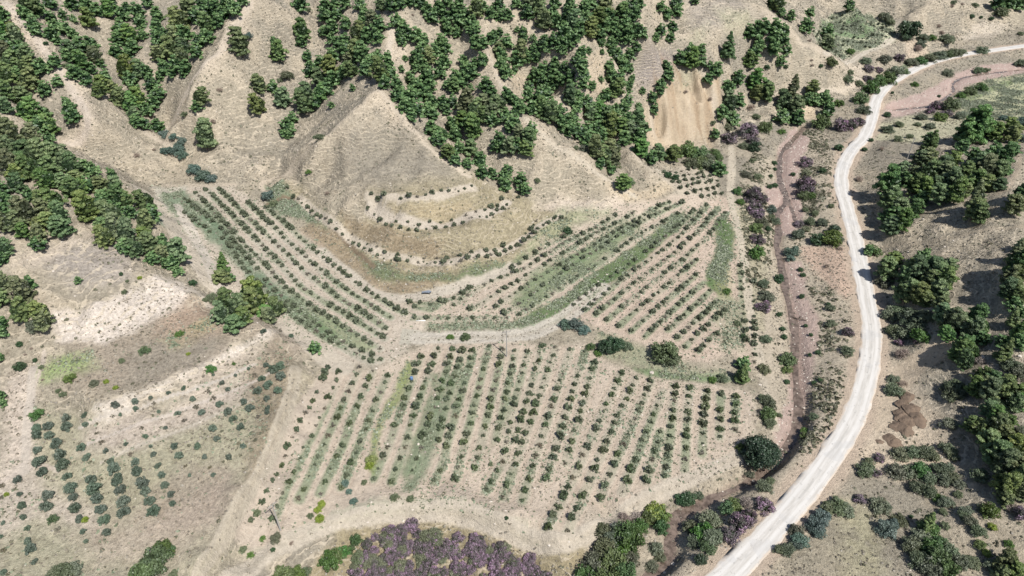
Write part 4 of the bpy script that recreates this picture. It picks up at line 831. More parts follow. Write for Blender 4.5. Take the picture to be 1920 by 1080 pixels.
cmb = N(nt, "ShaderNodeCombineXYZ"); nt.links.new(mathn(nt, 'MULTIPLY', ac.outputs["Fac"], 3.0), cmb.inputs[0]); nt.links.new(mathn(nt, 'MULTIPLY', al_.outputs["Fac"], .10), cmb.inputs[1])
streak = noise(nt, cmb.outputs[0], 1.6, 4, .6)
col = mixc(nt, ramp(nt, streak, .3, .7), (.36, .34, .31), (.46, .44, .41))
wheel = ramp(nt, mathn(nt, 'ABSOLUTE', mathn(nt, 'SUBTRACT', mathn(nt, 'ABSOLUTE', ac.outputs["Fac"]), .42)), .05, .2)
col = mixc(nt, mathn(nt, 'MULTIPLY', mathn(nt, 'SUBTRACT', 1, wheel), .6), col, (.50, .485, .46))
mid_ = mathn(nt, 'SUBTRACT', 1, ramp(nt, mathn(nt, 'ABSOLUTE', ac.outputs["Fac"]), .03, .12))
col = mixc(nt, mathn(nt, 'MULTIPLY', mid_, mathn(nt, 'MULTIPLY', ramp(nt, noise(nt, pos, .25, 3), .45, .6), .5)), col, (.30, .29, .27))
edg = ramp(nt, mathn(nt, 'ADD', mathn(nt, 'ABSOLUTE', ac.outputs["Fac"]), mathn(nt, 'MULTIPLY', mathn(nt, 'SUBTRACT', noise(nt, pos, .8, 3), .5), .5)), .72, .98)
col = mixc(nt, mathn(nt, 'MULTIPLY', edg, .8), col, (.42, .345, .27))
hole = ramp(nt, noise(nt, pos, 1.1, 4, .6, .3), .62, .68)
col = mixc(nt, mathn(nt, 'MULTIPLY', hole, .55), col, (.24, .23, .215))
patch = ramp(nt, noise(nt, pos, .16, 2, .5), .60, .64)
col = mixc(nt, mathn(nt, 'MULTIPLY', patch, .25), col, (.30, .30, .30))
nt.links.new(col, b.inputs["Base Color"])
bump = N(nt, "ShaderNodeBump"); bump.inputs["Strength"].default_value = .3; bump.inputs["Distance"].default_value = .08
nt.links.new(noise(nt, pos, 3, 4), bump.inputs["Height"]); nt.links.new(bump.outputs[0], b.inputs["Normal"])
ROADMAT = m
tag(link("road", np_mesh("road", Vr, Fr, None, {"across": cr, "along": Lr}, True), m), "winding white concrete road beside the creek", "road", kind="structure")

m, nt, b, out = new_mat("creek_water")
geo = N(nt, "ShaderNodeNewGeometry")
nn = noise(nt, geo.outputs["Position"], .7, 4, .65)
col = mixc(nt, ramp(nt, nn, .35, .65), (.072, .054, .042), (.17, .13, .105))
nt.links.new(col, b.inputs["Base Color"]); b.inputs["Roughness"].default_value = .22; b.inputs["Specular IOR Level"].default_value = .45
bump = N(nt, "ShaderNodeBump"); bump.inputs["Strength"].default_value = .35; bump.inputs["Distance"].default_value = .05
nt.links.new(noise(nt, geo.outputs["Position"], 4, 3), bump.inputs["Height"]); nt.links.new(bump.outputs[0], b.inputs["Normal"])
WATER = m
for nm, W, w, lb in (("creek", STREAM_W, 1.25, "shallow brown creek winding down the valley"), ("creek", STREAMB_W, .8, "short side arm of the shallow brown creek"), ("creek", STREAMF_W, .9, "far bend of the shallow brown creek beyond the road")):
    wd = w * (.35 + 1.0 * vnoise(W[:, 0] * 1.0, W[:, 1] * 1.0, 7, 44))
    Vw, Fw, c_, l_ = ribbon(W, wd, np.linspace(-1, 1, 7), lambda o: -.27, .6)
    tag(link(nm, np_mesh(nm, Vw, Fw, None, None, True), m), lb, "creek", kind="structure")
# ------------------------------------------------------------------ foliage meshes (shared by all copies)
def leaf_mat(name, stops, trans=.18, hue=.08):
    """stops: colours picked by the per-leaf attribute; every copy shifts a little by its own random value"""
    m, nt, b, out = new_mat(name)
    at = N(nt, "ShaderNodeAttribute", attribute_name="Col"); oi = N(nt, "ShaderNodeObjectInfo")
    sep = N(nt, "ShaderNodeSeparateColor"); nt.links.new(at.outputs["Color"], sep.inputs[0])
    cr_ = nt.nodes.new("ShaderNodeValToRGB"); e = cr_.color_ramp.elements
    while len(e) < len(stops): e.new(.5)
    for i, c in enumerate(stops):
        e[i].position = i / (len(stops) - 1); e[i].color = (*c, 1)
    nt.links.new(sep.outputs[0], cr_.inputs[0])
    hs = nt.nodes.new("ShaderNodeHueSaturation")
    nt.links.new(cr_.outputs[0], hs.inputs["Color"])
    nt.links.new(mathn(nt, 'ADD', mathn(nt, 'MULTIPLY', oi.outputs["Random"], hue), .5 - hue / 2), hs.inputs["Hue"])
    nt.links.new(mathn(nt, 'ADD', mathn(nt, 'MULTIPLY', mathn(nt, 'FRACT', mathn(nt, 'MULTIPLY', oi.outputs["Random"], 7.3)), .55), .85), hs.inputs["Value"])
    nt.links.new(mathn(nt, 'ADD', mathn(nt, 'MULTIPLY', mathn(nt, 'FRACT', mathn(nt, 'MULTIPLY', oi.outputs["Random"], 13.7)), .38), .70), hs.inputs["Saturation"])
    nt.links.new(hs.outputs[0], b.inputs["Base Color"])
    b.inputs["Roughness"].default_value = .5; b.inputs["Specular IOR Level"].default_value = .4
    if trans:
        tr = nt.nodes.new("ShaderNodeBsdfTranslucent"); mx = nt.nodes.new("ShaderNodeMixShader")
        nt.links.new(hs.outputs[0], tr.inputs[0]); mx.inputs[0].default_value = trans
        nt.links.new(b.outputs[0], mx.inputs[1]); nt.links.new(tr.outputs[0], mx.inputs[2]); nt.links.new(mx.outputs[0], out.inputs[0])
    return m
M_PINE = leaf_mat("pine_needles", [(.022,.042,.015), (.074,.122,.038), (.142,.202,.068), (.22,.27,.10)])
M_SAP = leaf_mat("sapling_leaves", [(.040,.050,.026), (.068,.088,.042), (.10,.125,.06)], .12, .05)
M_BROWNSAP = leaf_mat("dry_sapling_leaves", [(.085,.070,.048), (.12,.105,.07), (.14,.13,.085)], .1, .04)
M_OLIVE = leaf_mat("olive_leaves", [(.045,.068,.045), (.075,.105,.070), (.12,.155,.11)], .12, .05)
M_G = leaf_mat("green_shrub_leaves", [(.030,.055,.018), (.062,.11,.030), (.10,.16,.045)])
M_S = leaf_mat("grey_green_shrub_leaves", [(.055,.070,.040), (.095,.115,.064), (.15,.17,.105)])
M_B = leaf_mat("blue_green_shrub_leaves", [(.040,.068,.052), (.075,.115,.092), (.12,.165,.135)])
M_Y = leaf_mat("yellow_green_leaves", [(.07,.10,.018), (.14,.18,.035), (.22,.26,.06)])
M_K = leaf_mat("dark_tree_leaves", [(.014,.030,.014), (.028,.056,.024), (.05,.085,.038)], .1, .04)
M_D = leaf_mat("dry_brush_twigs", [(.11,.085,.065), (.19,.15,.12), (.30,.25,.21)], .05, .03)
M_P = leaf_mat("oleander_in_bloom", [(.030,.042,.024), (.055,.066,.040), (.078,.066,.066), (.145,.098,.125), (.31,.18,.28)], .12, .03)
m, nt, b, out = new_mat("bark")
g_ = N(nt, "ShaderNodeNewGeometry")
nt.links.new(mixc(nt, noise(nt, g_.outputs["Position"], 6, 4), (.06,.045,.032), (.19,.15,.115)), b.inputs["Base Color"])
M_BARK = m

def unit(v): return v / (np.linalg.norm(v, axis=-1, keepdims=True) + 1e-9)
def leaves(C, Nrm, size, r, elong=1.6):
    """one small quad per leaf or tuft; C centres, Nrm facing"""
    n = len(C)
    t = unit(np.cross(Nrm, r.normal(size=(n, 3)))); bt = np.cross(Nrm, t)
    a = t * (size * elong)[:, None] * .5; c = bt * size[:, None] * .5
    V = np.stack([C - a - c * .4, C + a * .2 - c, C + a + c * .4, C - a * .2 + c], 1).reshape(-1, 3)
    F = np.arange(4 * n).reshape(n, 4)
    return V, F
def crown_mesh(name, seed, kind, nclump, per, lsize, mat):
    r = np.random.default_rng(seed)
    Cs, Ns, S, A = [], [], [], []
    lean = r.normal(size=2) * .12
    for i in range(nclump):
        th = r.random() * 2 * math.pi
        if kind == 'pine':
            tier = r.integers(0, 7); h = (tier + .5 * r.random()) / 7 * (1 if r.random() < .85 else .8)
            prof = max(.05, 1 - abs((h - .24) / .86) ** 1.7) ** .8
            limb = .62 + .38 * math.sin(th * 3 + tier * 1.9 + seed)
            rr = prof * (.25 + .78 * limb * r.random() ** .55)
            z = .30 + h * 1.75 - .10 * rr
            cr0 = (.165 + .10 * r.random()) * (1.0 - .25 * h); flat = .50
        elif kind == 'cone':
            h = r.random() ** 1.15
            rr = (1 - h) ** .8 * (.35 + .55 * r.random() ** .5) * .92
            z = .22 + h * 2.25; cr0 = (.22 + .10 * r.random()) * (1 - .55 * h); flat = .5
        elif kind == 'round':
            h = r.random(); prof = math.sqrt(max(0, 1 - (h - .38) ** 2 / .42))
            rr = prof * (.45 + .45 * r.random() ** .5) * .9
            z = .18 + h * 1.05; cr0 = .26 + .12 * r.random(); flat = .85
        else:   # bush, loose and many-stemmed
            h = r.random(); rr = (.25 + .7 * r.random() ** .6) * math.sqrt(max(.05, 1 - h * h * .75))
            z = .08 + h * .82; cr0 = .22 + .16 * r.random(); flat = .95
        cx = rr * math.cos(th) + lean[0] * z; cy = rr * math.sin(th) + lean[1] * z
        k = int(per * (cr0 / .33) ** 1.6) + 6
        d = unit(r.normal(size=(k, 3))); d[:, 2] = np.abs(d[:, 2]) * np.where(r.random(k) < .80, 1, -1)
        rad = cr0 * (.62 + .42 * r.random(k))
        P = d * rad[:, None] * np.array([1, 1, flat]) + [cx, cy, z]
        nn = unit(d * [1, 1, 1.5] + r.normal(size=(k, 3)) * (.75 if kind != 'bush' else .9))
        Cs.append(P); Ns.append(nn); S.append(lsize * (.7 + .7 * r.random(k)))
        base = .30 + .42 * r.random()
        A.append(np.clip(base + (r.random(k) - .5) * .38 + (d[:, 2] * .10), 0, 1))  # clump undersides toned darker, shade painted into the leaf colour
    # inner twigs coloured dark in place of shade, closing the crown
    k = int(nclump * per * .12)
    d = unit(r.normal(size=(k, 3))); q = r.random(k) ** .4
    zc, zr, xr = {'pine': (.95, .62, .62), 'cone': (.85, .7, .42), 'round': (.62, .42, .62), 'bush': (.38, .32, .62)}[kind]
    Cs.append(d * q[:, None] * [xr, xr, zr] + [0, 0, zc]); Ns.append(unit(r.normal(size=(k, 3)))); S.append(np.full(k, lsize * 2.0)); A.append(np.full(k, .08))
    Cs, Ns, S, A = map(np.concatenate, (Cs, Ns, S, A))
    V, F = leaves(Cs, Ns, S, r, 2.1 if kind in ('pine', 'cone') else 1.7)
    me = np_mesh(name, V, F, np.repeat(np.stack([A, A, A], 1), 4, axis=0))
    me.materials.append(mat); return me
def trunk_mesh(name, h, r0, seed, limbs=4):
    r = np.random.default_rng(seed); V = []; F = []
    def tube(a, b_, ra, rb, n=7):
        a = np.array(a, float); b_ = np.array(b_, float); ax = unit((b_ - a)[None])[0]
        t = unit(np.cross(ax, [.3, .9, .2])[None])[0]; q = np.cross(ax, t); o = len(V)
        for P, R in ((a, ra), (b_, rb)):
            for i in range(n):
                an = 2 * math.pi * i / n; V.append(P + R * (math.cos(an) * t + math.sin(an) * q))
        for i in range(n): F.append((o + i, o + (i + 1) % n, o + n + (i + 1) % n, o + n + i))
    p = np.array([0, 0, -.25]); rad = r0
    for s_ in range(4):
        q = p + [r.normal() * .04, r.normal() * .04, (h + .25) / 4]
        tube(p, q, rad, rad * .74); p, rad = q, rad * .74
    for i in range(limbs):
        z = h * (.35 + .55 * i / limbs); an = i * 2.4 + r.random()
        tube((0, 0, z), (math.cos(an) * .6, math.sin(an) * .6, z + .22), r0 * .38, r0 * .1, 5)
    me = np_mesh(name, V, F, None, None, True); me.materials.append(M_BARK); return me

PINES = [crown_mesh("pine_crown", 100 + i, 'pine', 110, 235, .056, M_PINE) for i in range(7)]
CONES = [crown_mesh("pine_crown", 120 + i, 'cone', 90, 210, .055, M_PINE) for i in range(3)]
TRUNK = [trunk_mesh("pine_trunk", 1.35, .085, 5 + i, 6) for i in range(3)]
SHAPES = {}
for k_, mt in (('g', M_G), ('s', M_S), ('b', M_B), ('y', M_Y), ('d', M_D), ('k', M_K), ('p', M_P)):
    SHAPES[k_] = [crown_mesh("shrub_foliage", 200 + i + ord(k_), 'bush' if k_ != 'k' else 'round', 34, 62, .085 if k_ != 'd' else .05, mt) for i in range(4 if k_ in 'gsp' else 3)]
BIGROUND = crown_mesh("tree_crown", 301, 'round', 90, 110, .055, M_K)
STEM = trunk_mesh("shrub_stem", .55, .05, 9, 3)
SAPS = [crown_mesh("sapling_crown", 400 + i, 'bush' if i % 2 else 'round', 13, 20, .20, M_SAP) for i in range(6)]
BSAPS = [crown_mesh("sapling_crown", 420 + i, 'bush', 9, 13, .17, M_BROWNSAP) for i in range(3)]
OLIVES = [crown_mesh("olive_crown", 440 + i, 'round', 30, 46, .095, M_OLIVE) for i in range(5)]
print("foliage done")

ORD = ["first","second","third","fourth","fifth","sixth","seventh","eighth","ninth","tenth","eleventh","twelfth","thirteenth","fourteenth","fifteenth","sixteenth","seventeenth","eighteenth","nineteenth","twentieth"]
TENS = {2: ("twenty", "twentieth"), 3: ("thirty", "thirtieth"), 4: ("forty", "fortieth"), 5: ("fifty", "fiftieth"), 6: ("sixty", "sixtieth")}
def nth(i):
    """0 -> first"""
    i += 1
    if i <= 20: return ORD[i - 1]
    t, u = divmod(i, 10)
    return TENS[t][1] if u == 0 else TENS[t][0] + "-" + ORD[u - 1]

def instance(name, mesh, P, rx, rz, rot, lean=(0, 0)):
    o = bpy.data.objects.new(name, mesh)
    o.location = P; o.scale = (rx, rx * (1 + (random.random() - .5) * .18), rz); o.rotation_euler = (lean[0], lean[1], rot)
    COL.objects.link(o); return o
def thing(name, P, label, cat, group=None):
    e = bpy.data.objects.new(name, None); e.empty_display_size = .5; e.location = P; COL.objects.link(e)
    return tag(e, label, cat, group)
def child(root, name, mesh, scale, rot=(0, 0, 0), loc=(0, 0, 0)):
    o = bpy.data.objects.new(name, mesh); o.parent = root; o.scale = scale; o.rotation_euler = rot; o.location = loc
    COL.objects.link(o); return o
def place(items, drop):
    """photograph position and width in photograph pixels -> base point on the land and crown radius in metres"""
    px = np.array([i[0] for i in items]); py = np.array([i[1] for i in items]); w = np.array([i[2] for i in items])
    G = ground(px, py + drop * w)
    return G, w * .5 * depth(G) / FPX, w
LANDMARKS = [
 ((60,40),"in the wood at the upper left corner"),((60,150),"in the wood left of the bare pale spur"),((40,240),"in the wood left of the fan-shaped slope"),
 ((170,40),"above the pale spur crest"),((150,110),"behind the pale spur"),((230,60),"in the gully wood at upper left"),((260,110),"in the gully left of the tall bare slope"),
 ((210,190),"along the edge of the fan-shaped bare slope"),((280,200),"at the foot of the upper-left gully"),((350,60),"on the flank left of the tall bare slope"),((420,30),"near the top of the bare slope crest"),
 ((460,95),"alone on the tall bare slope"),((500,180),"in clump low on the tall bare slope"),((380,200),"low on the tall bare slope's left"),
 ((600,40),"at the top edge right of the bare slope"),((600,130),"left of the first pyramid hill"),((560,230),"low left of the first pyramid hill"),((670,60),"above the first pyramid hill"),
 ((680,110),"just behind the peak of the first pyramid hill"),((740,60),"beside the pale gully above the pyramid hills"),((780,110),"in the upper middle wood"),((760,200),"right of the first pyramid peak"),
 ((810,160),"in the central gully wood"),((830,40),"at the top edge in the middle of the hills"),((890,60),"near the upper middle bare patch"),((900,110),"on the central upper slope"),((930,140),"among the central badlands"),
 ((920,210),"in the band above the second pyramid hill"),((850,260),"in the gully between the two pyramid hills"),((970,260),"on the face of the second pyramid hill"),((930,330),"at the foot of the gully by the terraces"),
 ((1000,40),"in the upper wood right of centre"),((1060,30),"at the top edge right of centre"),((1080,70),"in the dense upper right-centre wood"),((1150,40),"in the wood left of the grey upper knoll"),((1010,130),"on the slope below the upper wood"),
 ((1090,130),"beside the small tan cliff"),((1150,110),"below the grey upper knoll"),((1170,160),"above the tan cliff's left side"),((1240,70),"right of the grey knoll"),((1250,150),"at the brink of the tan cliff"),
 ((1000,200),"in the wood behind the second pyramid hill"),((1070,200),"above the small third pyramid hill"),((1130,230),"in the wood left of the tan cliff"),((1170,260),"just above the third pyramid hill"),((1170,340),"on the foot of the third pyramid hill"),
 ((1250,290),"at the top corner of the orchard"),((1320,110),"on top of the tan cliff"),((1430,70),"in the clump on the rounded bare hill"),((1400,110),"low in the clump on the rounded bare hill"),((1480,20),"behind the crest of the rounded hill"),
 ((1540,70),"beside the upper terraced plot"),((1370,200),"right of the tan cliff"),((1430,170),"in the line along the foot of the rounded hill"),((1500,190),"above the oleanders by the creek head"),((1560,190),"at the right end of the foot-of-hill line"),
 ((1900,10),"in the far upper right corner"),((1860,250),"in the upper clump of right wood"),((1730,290),"by the utility pole on the right"),((1680,350),"in the wood right of the road bend"),((1670,400),"overhanging the road bend"),
 ((1760,320),"in the middle of right wood"),((1800,350),"on the lower edge of right wood"),((1880,300),"on the right side of right wood"),((1825,390),"alone on the bare right slope"),((1900,390),"at the right edge of the bare right slope"),
 ((1650,500),"on the road edge below the bare right slope"),((1730,510),"in the clump below the bare right slope"),((1900,510),"at far right above the lower wood"),((1720,560),"in lower right wood next to road"),((1800,620),"in the middle of the lower right wood"),
 ((1880,560),"on the right edge of the lower wood"),((1870,660),"in the conical pines of the lower wood"),((1850,740),"above the brown soil heaps"),((1880,800),"right of the brown soil heaps"),((1850,860),"in the lower right wood"),((1890,920),"in lower right wood near the corner"),
 ((1730,990),"alone near the lower right scrub"),((1890,1060),"in the lower right corner"),
 ((30,300),"on the left edge above the pale gap"),((90,330),"in the big left wood"),((150,310),"amid the big left wood"),((190,350),"low in the big left wood"),((30,390),"on the left edge below the pale gap"),
 ((90,410),"in the grove left of the saddle"),((20,470),"on the left edge above the grey crest"),((170,400),"alone on the saddle"),((240,390),"beside the left valley orchard"),((220,440),"on the crest of the grey left hill"),((290,470),"descending the ridge beside the pale track"),
 ((420,510),"between pale track and left valley orchard"),((460,580),"in the grove by the olive hill's corner"),((30,570),"on the left edge below the grey crest"),((70,590),"left of the pale scarp"),((10,740),"on the left edge by the eroded channel"),((150,520),"alone on the grey left hill"),
 ((600,620),"beside the track junction"),((1395,690),"at the creek corner between two orchard plots")]
def nearest_mark(px, py):
    return min(LANDMARKS, key=lambda L: (L[0][0] - px) ** 2 + ((L[0][1] - py) * 1.2) ** 2)[1]
def label_by_place(items, looks, nouns, marks=None):
    """group neighbours by landmark, then count them from the left so that no two labels are the same"""
    groups = {}
    for i, it in enumerate(items):
        mk = marks[i] if marks else nearest_mark(it[0], it[1])
        groups.setdefault((looks[i] + " " + nouns[i], mk), []).append(i)
    lab = [None] * len(items)
    for (lk, mk), idx in groups.items():
        idx.sort(key=lambda i: items[i][0])
        for k, i in enumerate(idx):
            lab[i] = f"{lk} {mk}" + ("" if len(idx) == 1 else f", {nth(k)} from left")
    return lab

# ---- pines
pines = read_tiles(PINE_TILES)
uniq = []
for p in sorted(pines, key=lambda q: -q[2]):
    if all((p[0] - q[0]) ** 2 + (p[1] - q[1]) ** 2 > 36 for q in uniq): uniq.append(p)
pines = uniq
G, R, W = place(pines, .36)
order = np.argsort(-W)
nmain = min(300, len(pines))
main = [pines[i] for i in order[:nmain]]
def size_word(w): return "large" if w > 37 else ("middling" if w > 28 else "small")
labs = label_by_place(main, [size_word(p[2]) for p in main], ["conical pine" if p[3] == 'c' else "pine" for p in main])
for k, i in enumerate(order[:nmain]):
    cone = pines[i][3] == 'c'
    r_ = R[i] * (1.02 if not cone else .98) * random.uniform(.88, 1.10)
    hz = r_ * (random.uniform(.85, 1.4) if not cone else random.uniform(1.05, 1.25))
    t = thing("pine_tree", G[i], labs[k], "tree", "pines on the hills and beside the road")
    child(t, "trunk", TRUNK[k % 3], (r_, r_, hz)); a = random.random() * 6.28
    child(t, "crown", (CONES if cone else PINES)[(k * 5 + 1) % (3 if cone else 7)], (r_, r_ * random.uniform(.88, 1.12), hz), (random.uniform(-.06, .06), random.uniform(-.06, .06), a))
def joined(name, placements, meshes, mats):
    """everything past the countable limit: the same meshes joined into one object"""
    Vs, Fs, Cs, Ms = [], [], [], []; off = 0
    cache = {}
    for (P, sx, sz, rot, mi) in placements:
        if mi not in cache:
            me = meshes[mi]; v = np.empty(len(me.vertices) * 3, np.float32); me.vertices.foreach_get("co", v)
            l = np.empty(len(me.loops), np.int32); me.loops.foreach_get("vertex_index", l)
            c = np.empty(len(me.vertices) * 4, np.float32); me.color_attributes["Col"].data.foreach_get("color", c)
            cache[mi] = (v.reshape(-1, 3), l.reshape(-1, 4), c.reshape(-1, 4)[:, :3])
        v, l, c = cache[mi]; co, si = math.cos(rot), math.sin(rot)
        q = np.stack([(v[:, 0] * co - v[:, 1] * si) * sx, (v[:, 0] * si + v[:, 1] * co) * sx, v[:, 2] * sz], 1) + np.asarray(P)
        Vs.append(q); Fs.append(l + off); Cs.append(np.clip(c + (random.random() - .5) * .25, 0, 1)); Ms.append(np.full(len(l), mats[mi], np.int32)); off += len(v)
    me = np_mesh(name, np.concatenate(Vs), np.concatenate(Fs), np.concatenate(Cs))
    me.polygons.foreach_set("material_index", np.concatenate(Ms))
    return me
lowp = [crown_mesh("tree_mass", 500 + i, 'pine', 34, 44, .14, M_PINE) for i in range(3)]
rest = [(G[i], R[i] * 1.1, R[i] * random.uniform(.9, 1.1), random.random() * 6.28, int(i) % 3) for i in order[nmain:]]
if rest:
    me = joined("pine_wood", rest, lowp, [0, 0, 0]); me.materials.append(M_PINE)
    tag(link("pine_wood", me), "smaller pines filling the gaps of the woods on the hills", "trees", kind="stuff")
print("pines", len(pines))

# ---- shrubs
shr = sorted([s_ for s_ in read_tiles(SHRUB_TILES) if s_[2] > 1], key=lambda q: -q[2])
G, R, W = place(shr, .30)
LOOK = {'g': ("green", "leafy shrub"), 's': ("grey-green", "bush"), 'b': ("blue-green", "bush"), 'y': ("yellow-green", "bush"), 'd': ("dry brown", "bush"), 'k': ("dark green", "bush"), 'p': ("purple-pink", "oleander in bloom")}
SMARKS = [((60,120),"in the upper left woods"),((310,270),"at the foot of the upper-left gully"),((400,200),"on the tall bare slope"),((360,325),"by path above left valley orchard"),((500,365),"atop the left valley orchard"),((600,255),"on first pyramid hill's left flank"),
 ((780,60),"in the upper middle hills"),((1080,280),"on the second pyramid hill's right ridge"),((1180,335),"at the foot of the third pyramid hill"),((1060,440),"beside the upper orchard rows"),((1300,295),"in thicket above orchard's top corner"),((1350,260),"beside the path under the tan cliff"),((1410,255),"left of the creek head"),((1500,230),"along the creek head"),((1330,170),"on the tan cliff"),
 ((1440,130),"on the rounded bare hill"),((1560,110),"on the right flank of the rounded hill"),((1580,230),"below the white road's upper bend"),((1640,130),"between the road and the upper terraced plot"),((1700,70),"below the upper right hill"),((1740,110),"in the strip above the upper road"),((1640,170),"outside the upper road bend"),((1820,30),"on the far upper right hillside"),((1850,130),"beside the far pink riverbed"),((1780,205),"on near edge of far pink riverbed"),((1700,245),"in the rough plot right of the road bend"),((1880,230),"on near edge of far green plot"),
 ((1400,350),"on the bank left of the creek"),((1420,400),"in oleander clump left of creek"),((1420,460),"below oleander clump left of creek"),((1450,300),"on the left lip of the pink riverbed"),((1510,300),"right of the pink riverbed"),((1510,350),"in the clump right of the pink riverbed"),((1540,440),"in the thicket above the reddish clearing"),((1480,460),"where the creek narrows"),((1570,330),"near the white road's left verge"),((1620,290),"at the roadside right of the bend"),
 ((1440,540),"between the creek and the path"),((1430,600),"beside the path along the orchard"),((1475,600),"on the left bank of the creek"),((1475,680),"in the creek bank clump"),((1440,760),"at the corner of the lower orchard plot"),((1520,640),"among the cracked banks east of the creek"),((1570,590),"on the dry flat left of the road"),((1520,780),"by the creek bend near the road"),
 ((1240,660),"in the ditch between two orchard plots"),((1150,650),"left in the ditch between two orchard plots"),((1080,605),"at the track corner above the ditch"),((1390,690),"at the creek corner of the ditch"),((860,630),"beside the cross track"),
 ((1415,840),"at orchard's lower right corner"),((1300,930),"left of the creek under the orchard corner"),((1440,900),"between the creek and the white road"),((1360,960),"beside the white road near the creek"),((1320,1010),"between creek and road at the bottom"),((1220,950),"in the thicket below the orchard corner"),((1150,1000),"in tall thicket at the bottom"),((1170,1060),"at the bottom edge left of the creek"),
 ((1500,1000),"on the right verge of the lower road"),((1570,940),"at the upper end of the roadside row"),((1630,880),"beside the road near the soil heaps"),((1720,860),"in scrub below the soil heaps"),((1760,920),"in the lower scrub band"),((1820,980),"on the small bank at lower right"),((1680,980),"in the hollow at lower right"),((1740,1040),"in the scrub at the bottom right"),((1870,950),"under the lower right pines"),((1850,1050),"in the bottom right corner"),
 ((1690,590),"in roadside scrub of lower right wood"),((1720,620),"inside roadside scrub of lower right wood"),((1680,720),"beside road above the soil heaps"),((1790,720),"above the soil heaps"),((1890,690),"at right edge among lower pines"),((1650,480),"on the road edge below the bare right slope"),
 ((40,680),"by the top of the eroded channel"),((70,780),"at the upper corner of olive hill"),((180,700),"on the slope above the olive hill"),((270,650),"on the green patch above the olive hill"),((390,690),"on the pale scarp above the olives"),((230,530),"on the face of the grey left hill"),((420,570),"beside the grove on the olive hill"),((590,640),"beside the track junction"),
 ((120,970),"among the lower olives"),((290,1040),"in the large thicket at the bottom left"),((110,1070),"at the bottom edge among the olives"),((480,1000),"at the lower tip of the orchard"),((600,950),"at the lower left of the orchard rows"),((560,1060),"at the bottom edge left of the oleander thicket"),((660,1030),"left of the purple oleander thicket"),((700,870),"in the weedy strip of the lower orchard"),((780,930),"at the lower edge of the orchard rows")]
def smark(it): return min(SMARKS, key=lambda L: (L[0][0] - it[0]) ** 2 + (L[0][1] - it[1]) ** 2)[1]
def ssz(w): return "large" if w > 28 else ("medium" if w > 16 else "small")
small_shr, shr = shr[296:], shr[:296]
labs = label_by_place(shr, [ssz(s_[2]) + " " + LOOK[s_[3]][0] for s_ in shr], [LOOK[s_[3]][1] for s_ in shr], [smark(s_) for s_ in shr])
for i, s_ in enumerate(shr):
    k_ = s_[3]; r_ = R[i] * 1.12
    if s_[2] > 60 and k_ == 'k':
        t = thing("round_tree", G[i], "large round dark green tree beside the creek at the corner of the lower orchard", "tree")
        child(t, "trunk", TRUNK[0], (r_, r_, r_ * .7)); child(t, "crown", BIGROUND, (r_, r_, r_ * 1.05)); continue
    if k_ == 'k' and s_[2] > 30:
        t = thing("dark_tree", G[i], labs[i].replace("bush", "tree"), "tree", "dark broadleaf trees"); child(t, "trunk", TRUNK[i % 3], (r_, r_, r_ * .7)); child(t, "crown", SHAPES['k'][i % 3], (r_, r_, r_ * 1.15), (0, 0, random.random() * 6)); continue
    M = SHAPES[k_]
    nm = "oleander_bush" if k_ == 'p' else "shrub"
    hh = r_ * (random.uniform(.75, 1.05) if s_[2] > 14 else random.uniform(.7, .95)) * (1.25 if k_ in 'gp' and s_[2] > 26 else 1)
    o = instance(nm, M[(i * 3 + 1) % len(M)], G[i], r_, hh, random.random() * 6.28)
    tag(o, labs[i], "shrub", "oleander bushes in bloom" if k_ == 'p' else "shrubs along the creek, road and slopes")
sk = 'gsbydkp'; mm = []; ms = []
for q in sk: mm += SHAPES[q][:2]
sp_ = [(G[296 + i], R[296 + i] * 1.15, R[296 + i] * random.uniform(.9, 1.1), random.random() * 6.28, sk.index(s_[3]) * 2 + i % 2) for i, s_ in enumerate(small_shr)]
me = joined("small_bushes", sp_, mm, [i // 2 for i in range(14)])
for mt in (M_G, M_S, M_B, M_Y, M_D, M_K, M_P): me.materials.append(mt)
tag(link("small_bushes", me), "small low bushes dotted over the slopes, banks and verges", "bushes", kind="stuff")
print("shrubs", len(shr))

# ---- olives
oli = read_tiles(OLIVE_TILES)
G, R, W = place(oli, .30)
def omark(it):
    x, y = it[:2]
    if y < 760: return "high on the olive hill" if x > 420 else "near the olive hill's pale scarp"
    if x < 60: return "at the olive hill's left edge"
    if x < 120: return "in the leftmost dense column of olive hill"
    if x < 165: return "in the second dense column of olive hill"
    if x < 205: return "in the third dense column of olive hill"
    if x < 255: return "in the fourth dense column of olive hill"
    if x < 305: return "in the fifth dense column of olive hill"
    if x < 400: return "in the thin middle rows of olive hill"
    return "near the right-hand track of olive hill"
def by_top(items, looks, marks):
    groups = {}
    for i, it in enumerate(items): groups.setdefault((looks[i], marks[i]), []).append(i)
    lab = [None] * len(items)
    for (lk, mk), idx in groups.items():
        idx.sort(key=lambda i: items[i][1])
        for k, i in enumerate(idx): lab[i] = f"{lk} {mk}" + ("" if len(idx) == 1 else f", {nth(k)} from top")
    return lab
labs = by_top(oli, [("bushy" if s_[2] > 17 else ("young" if s_[2] > 11 else "tiny")) + " grey-green olive tree" for s_ in oli], [omark(s_) for s_ in oli])
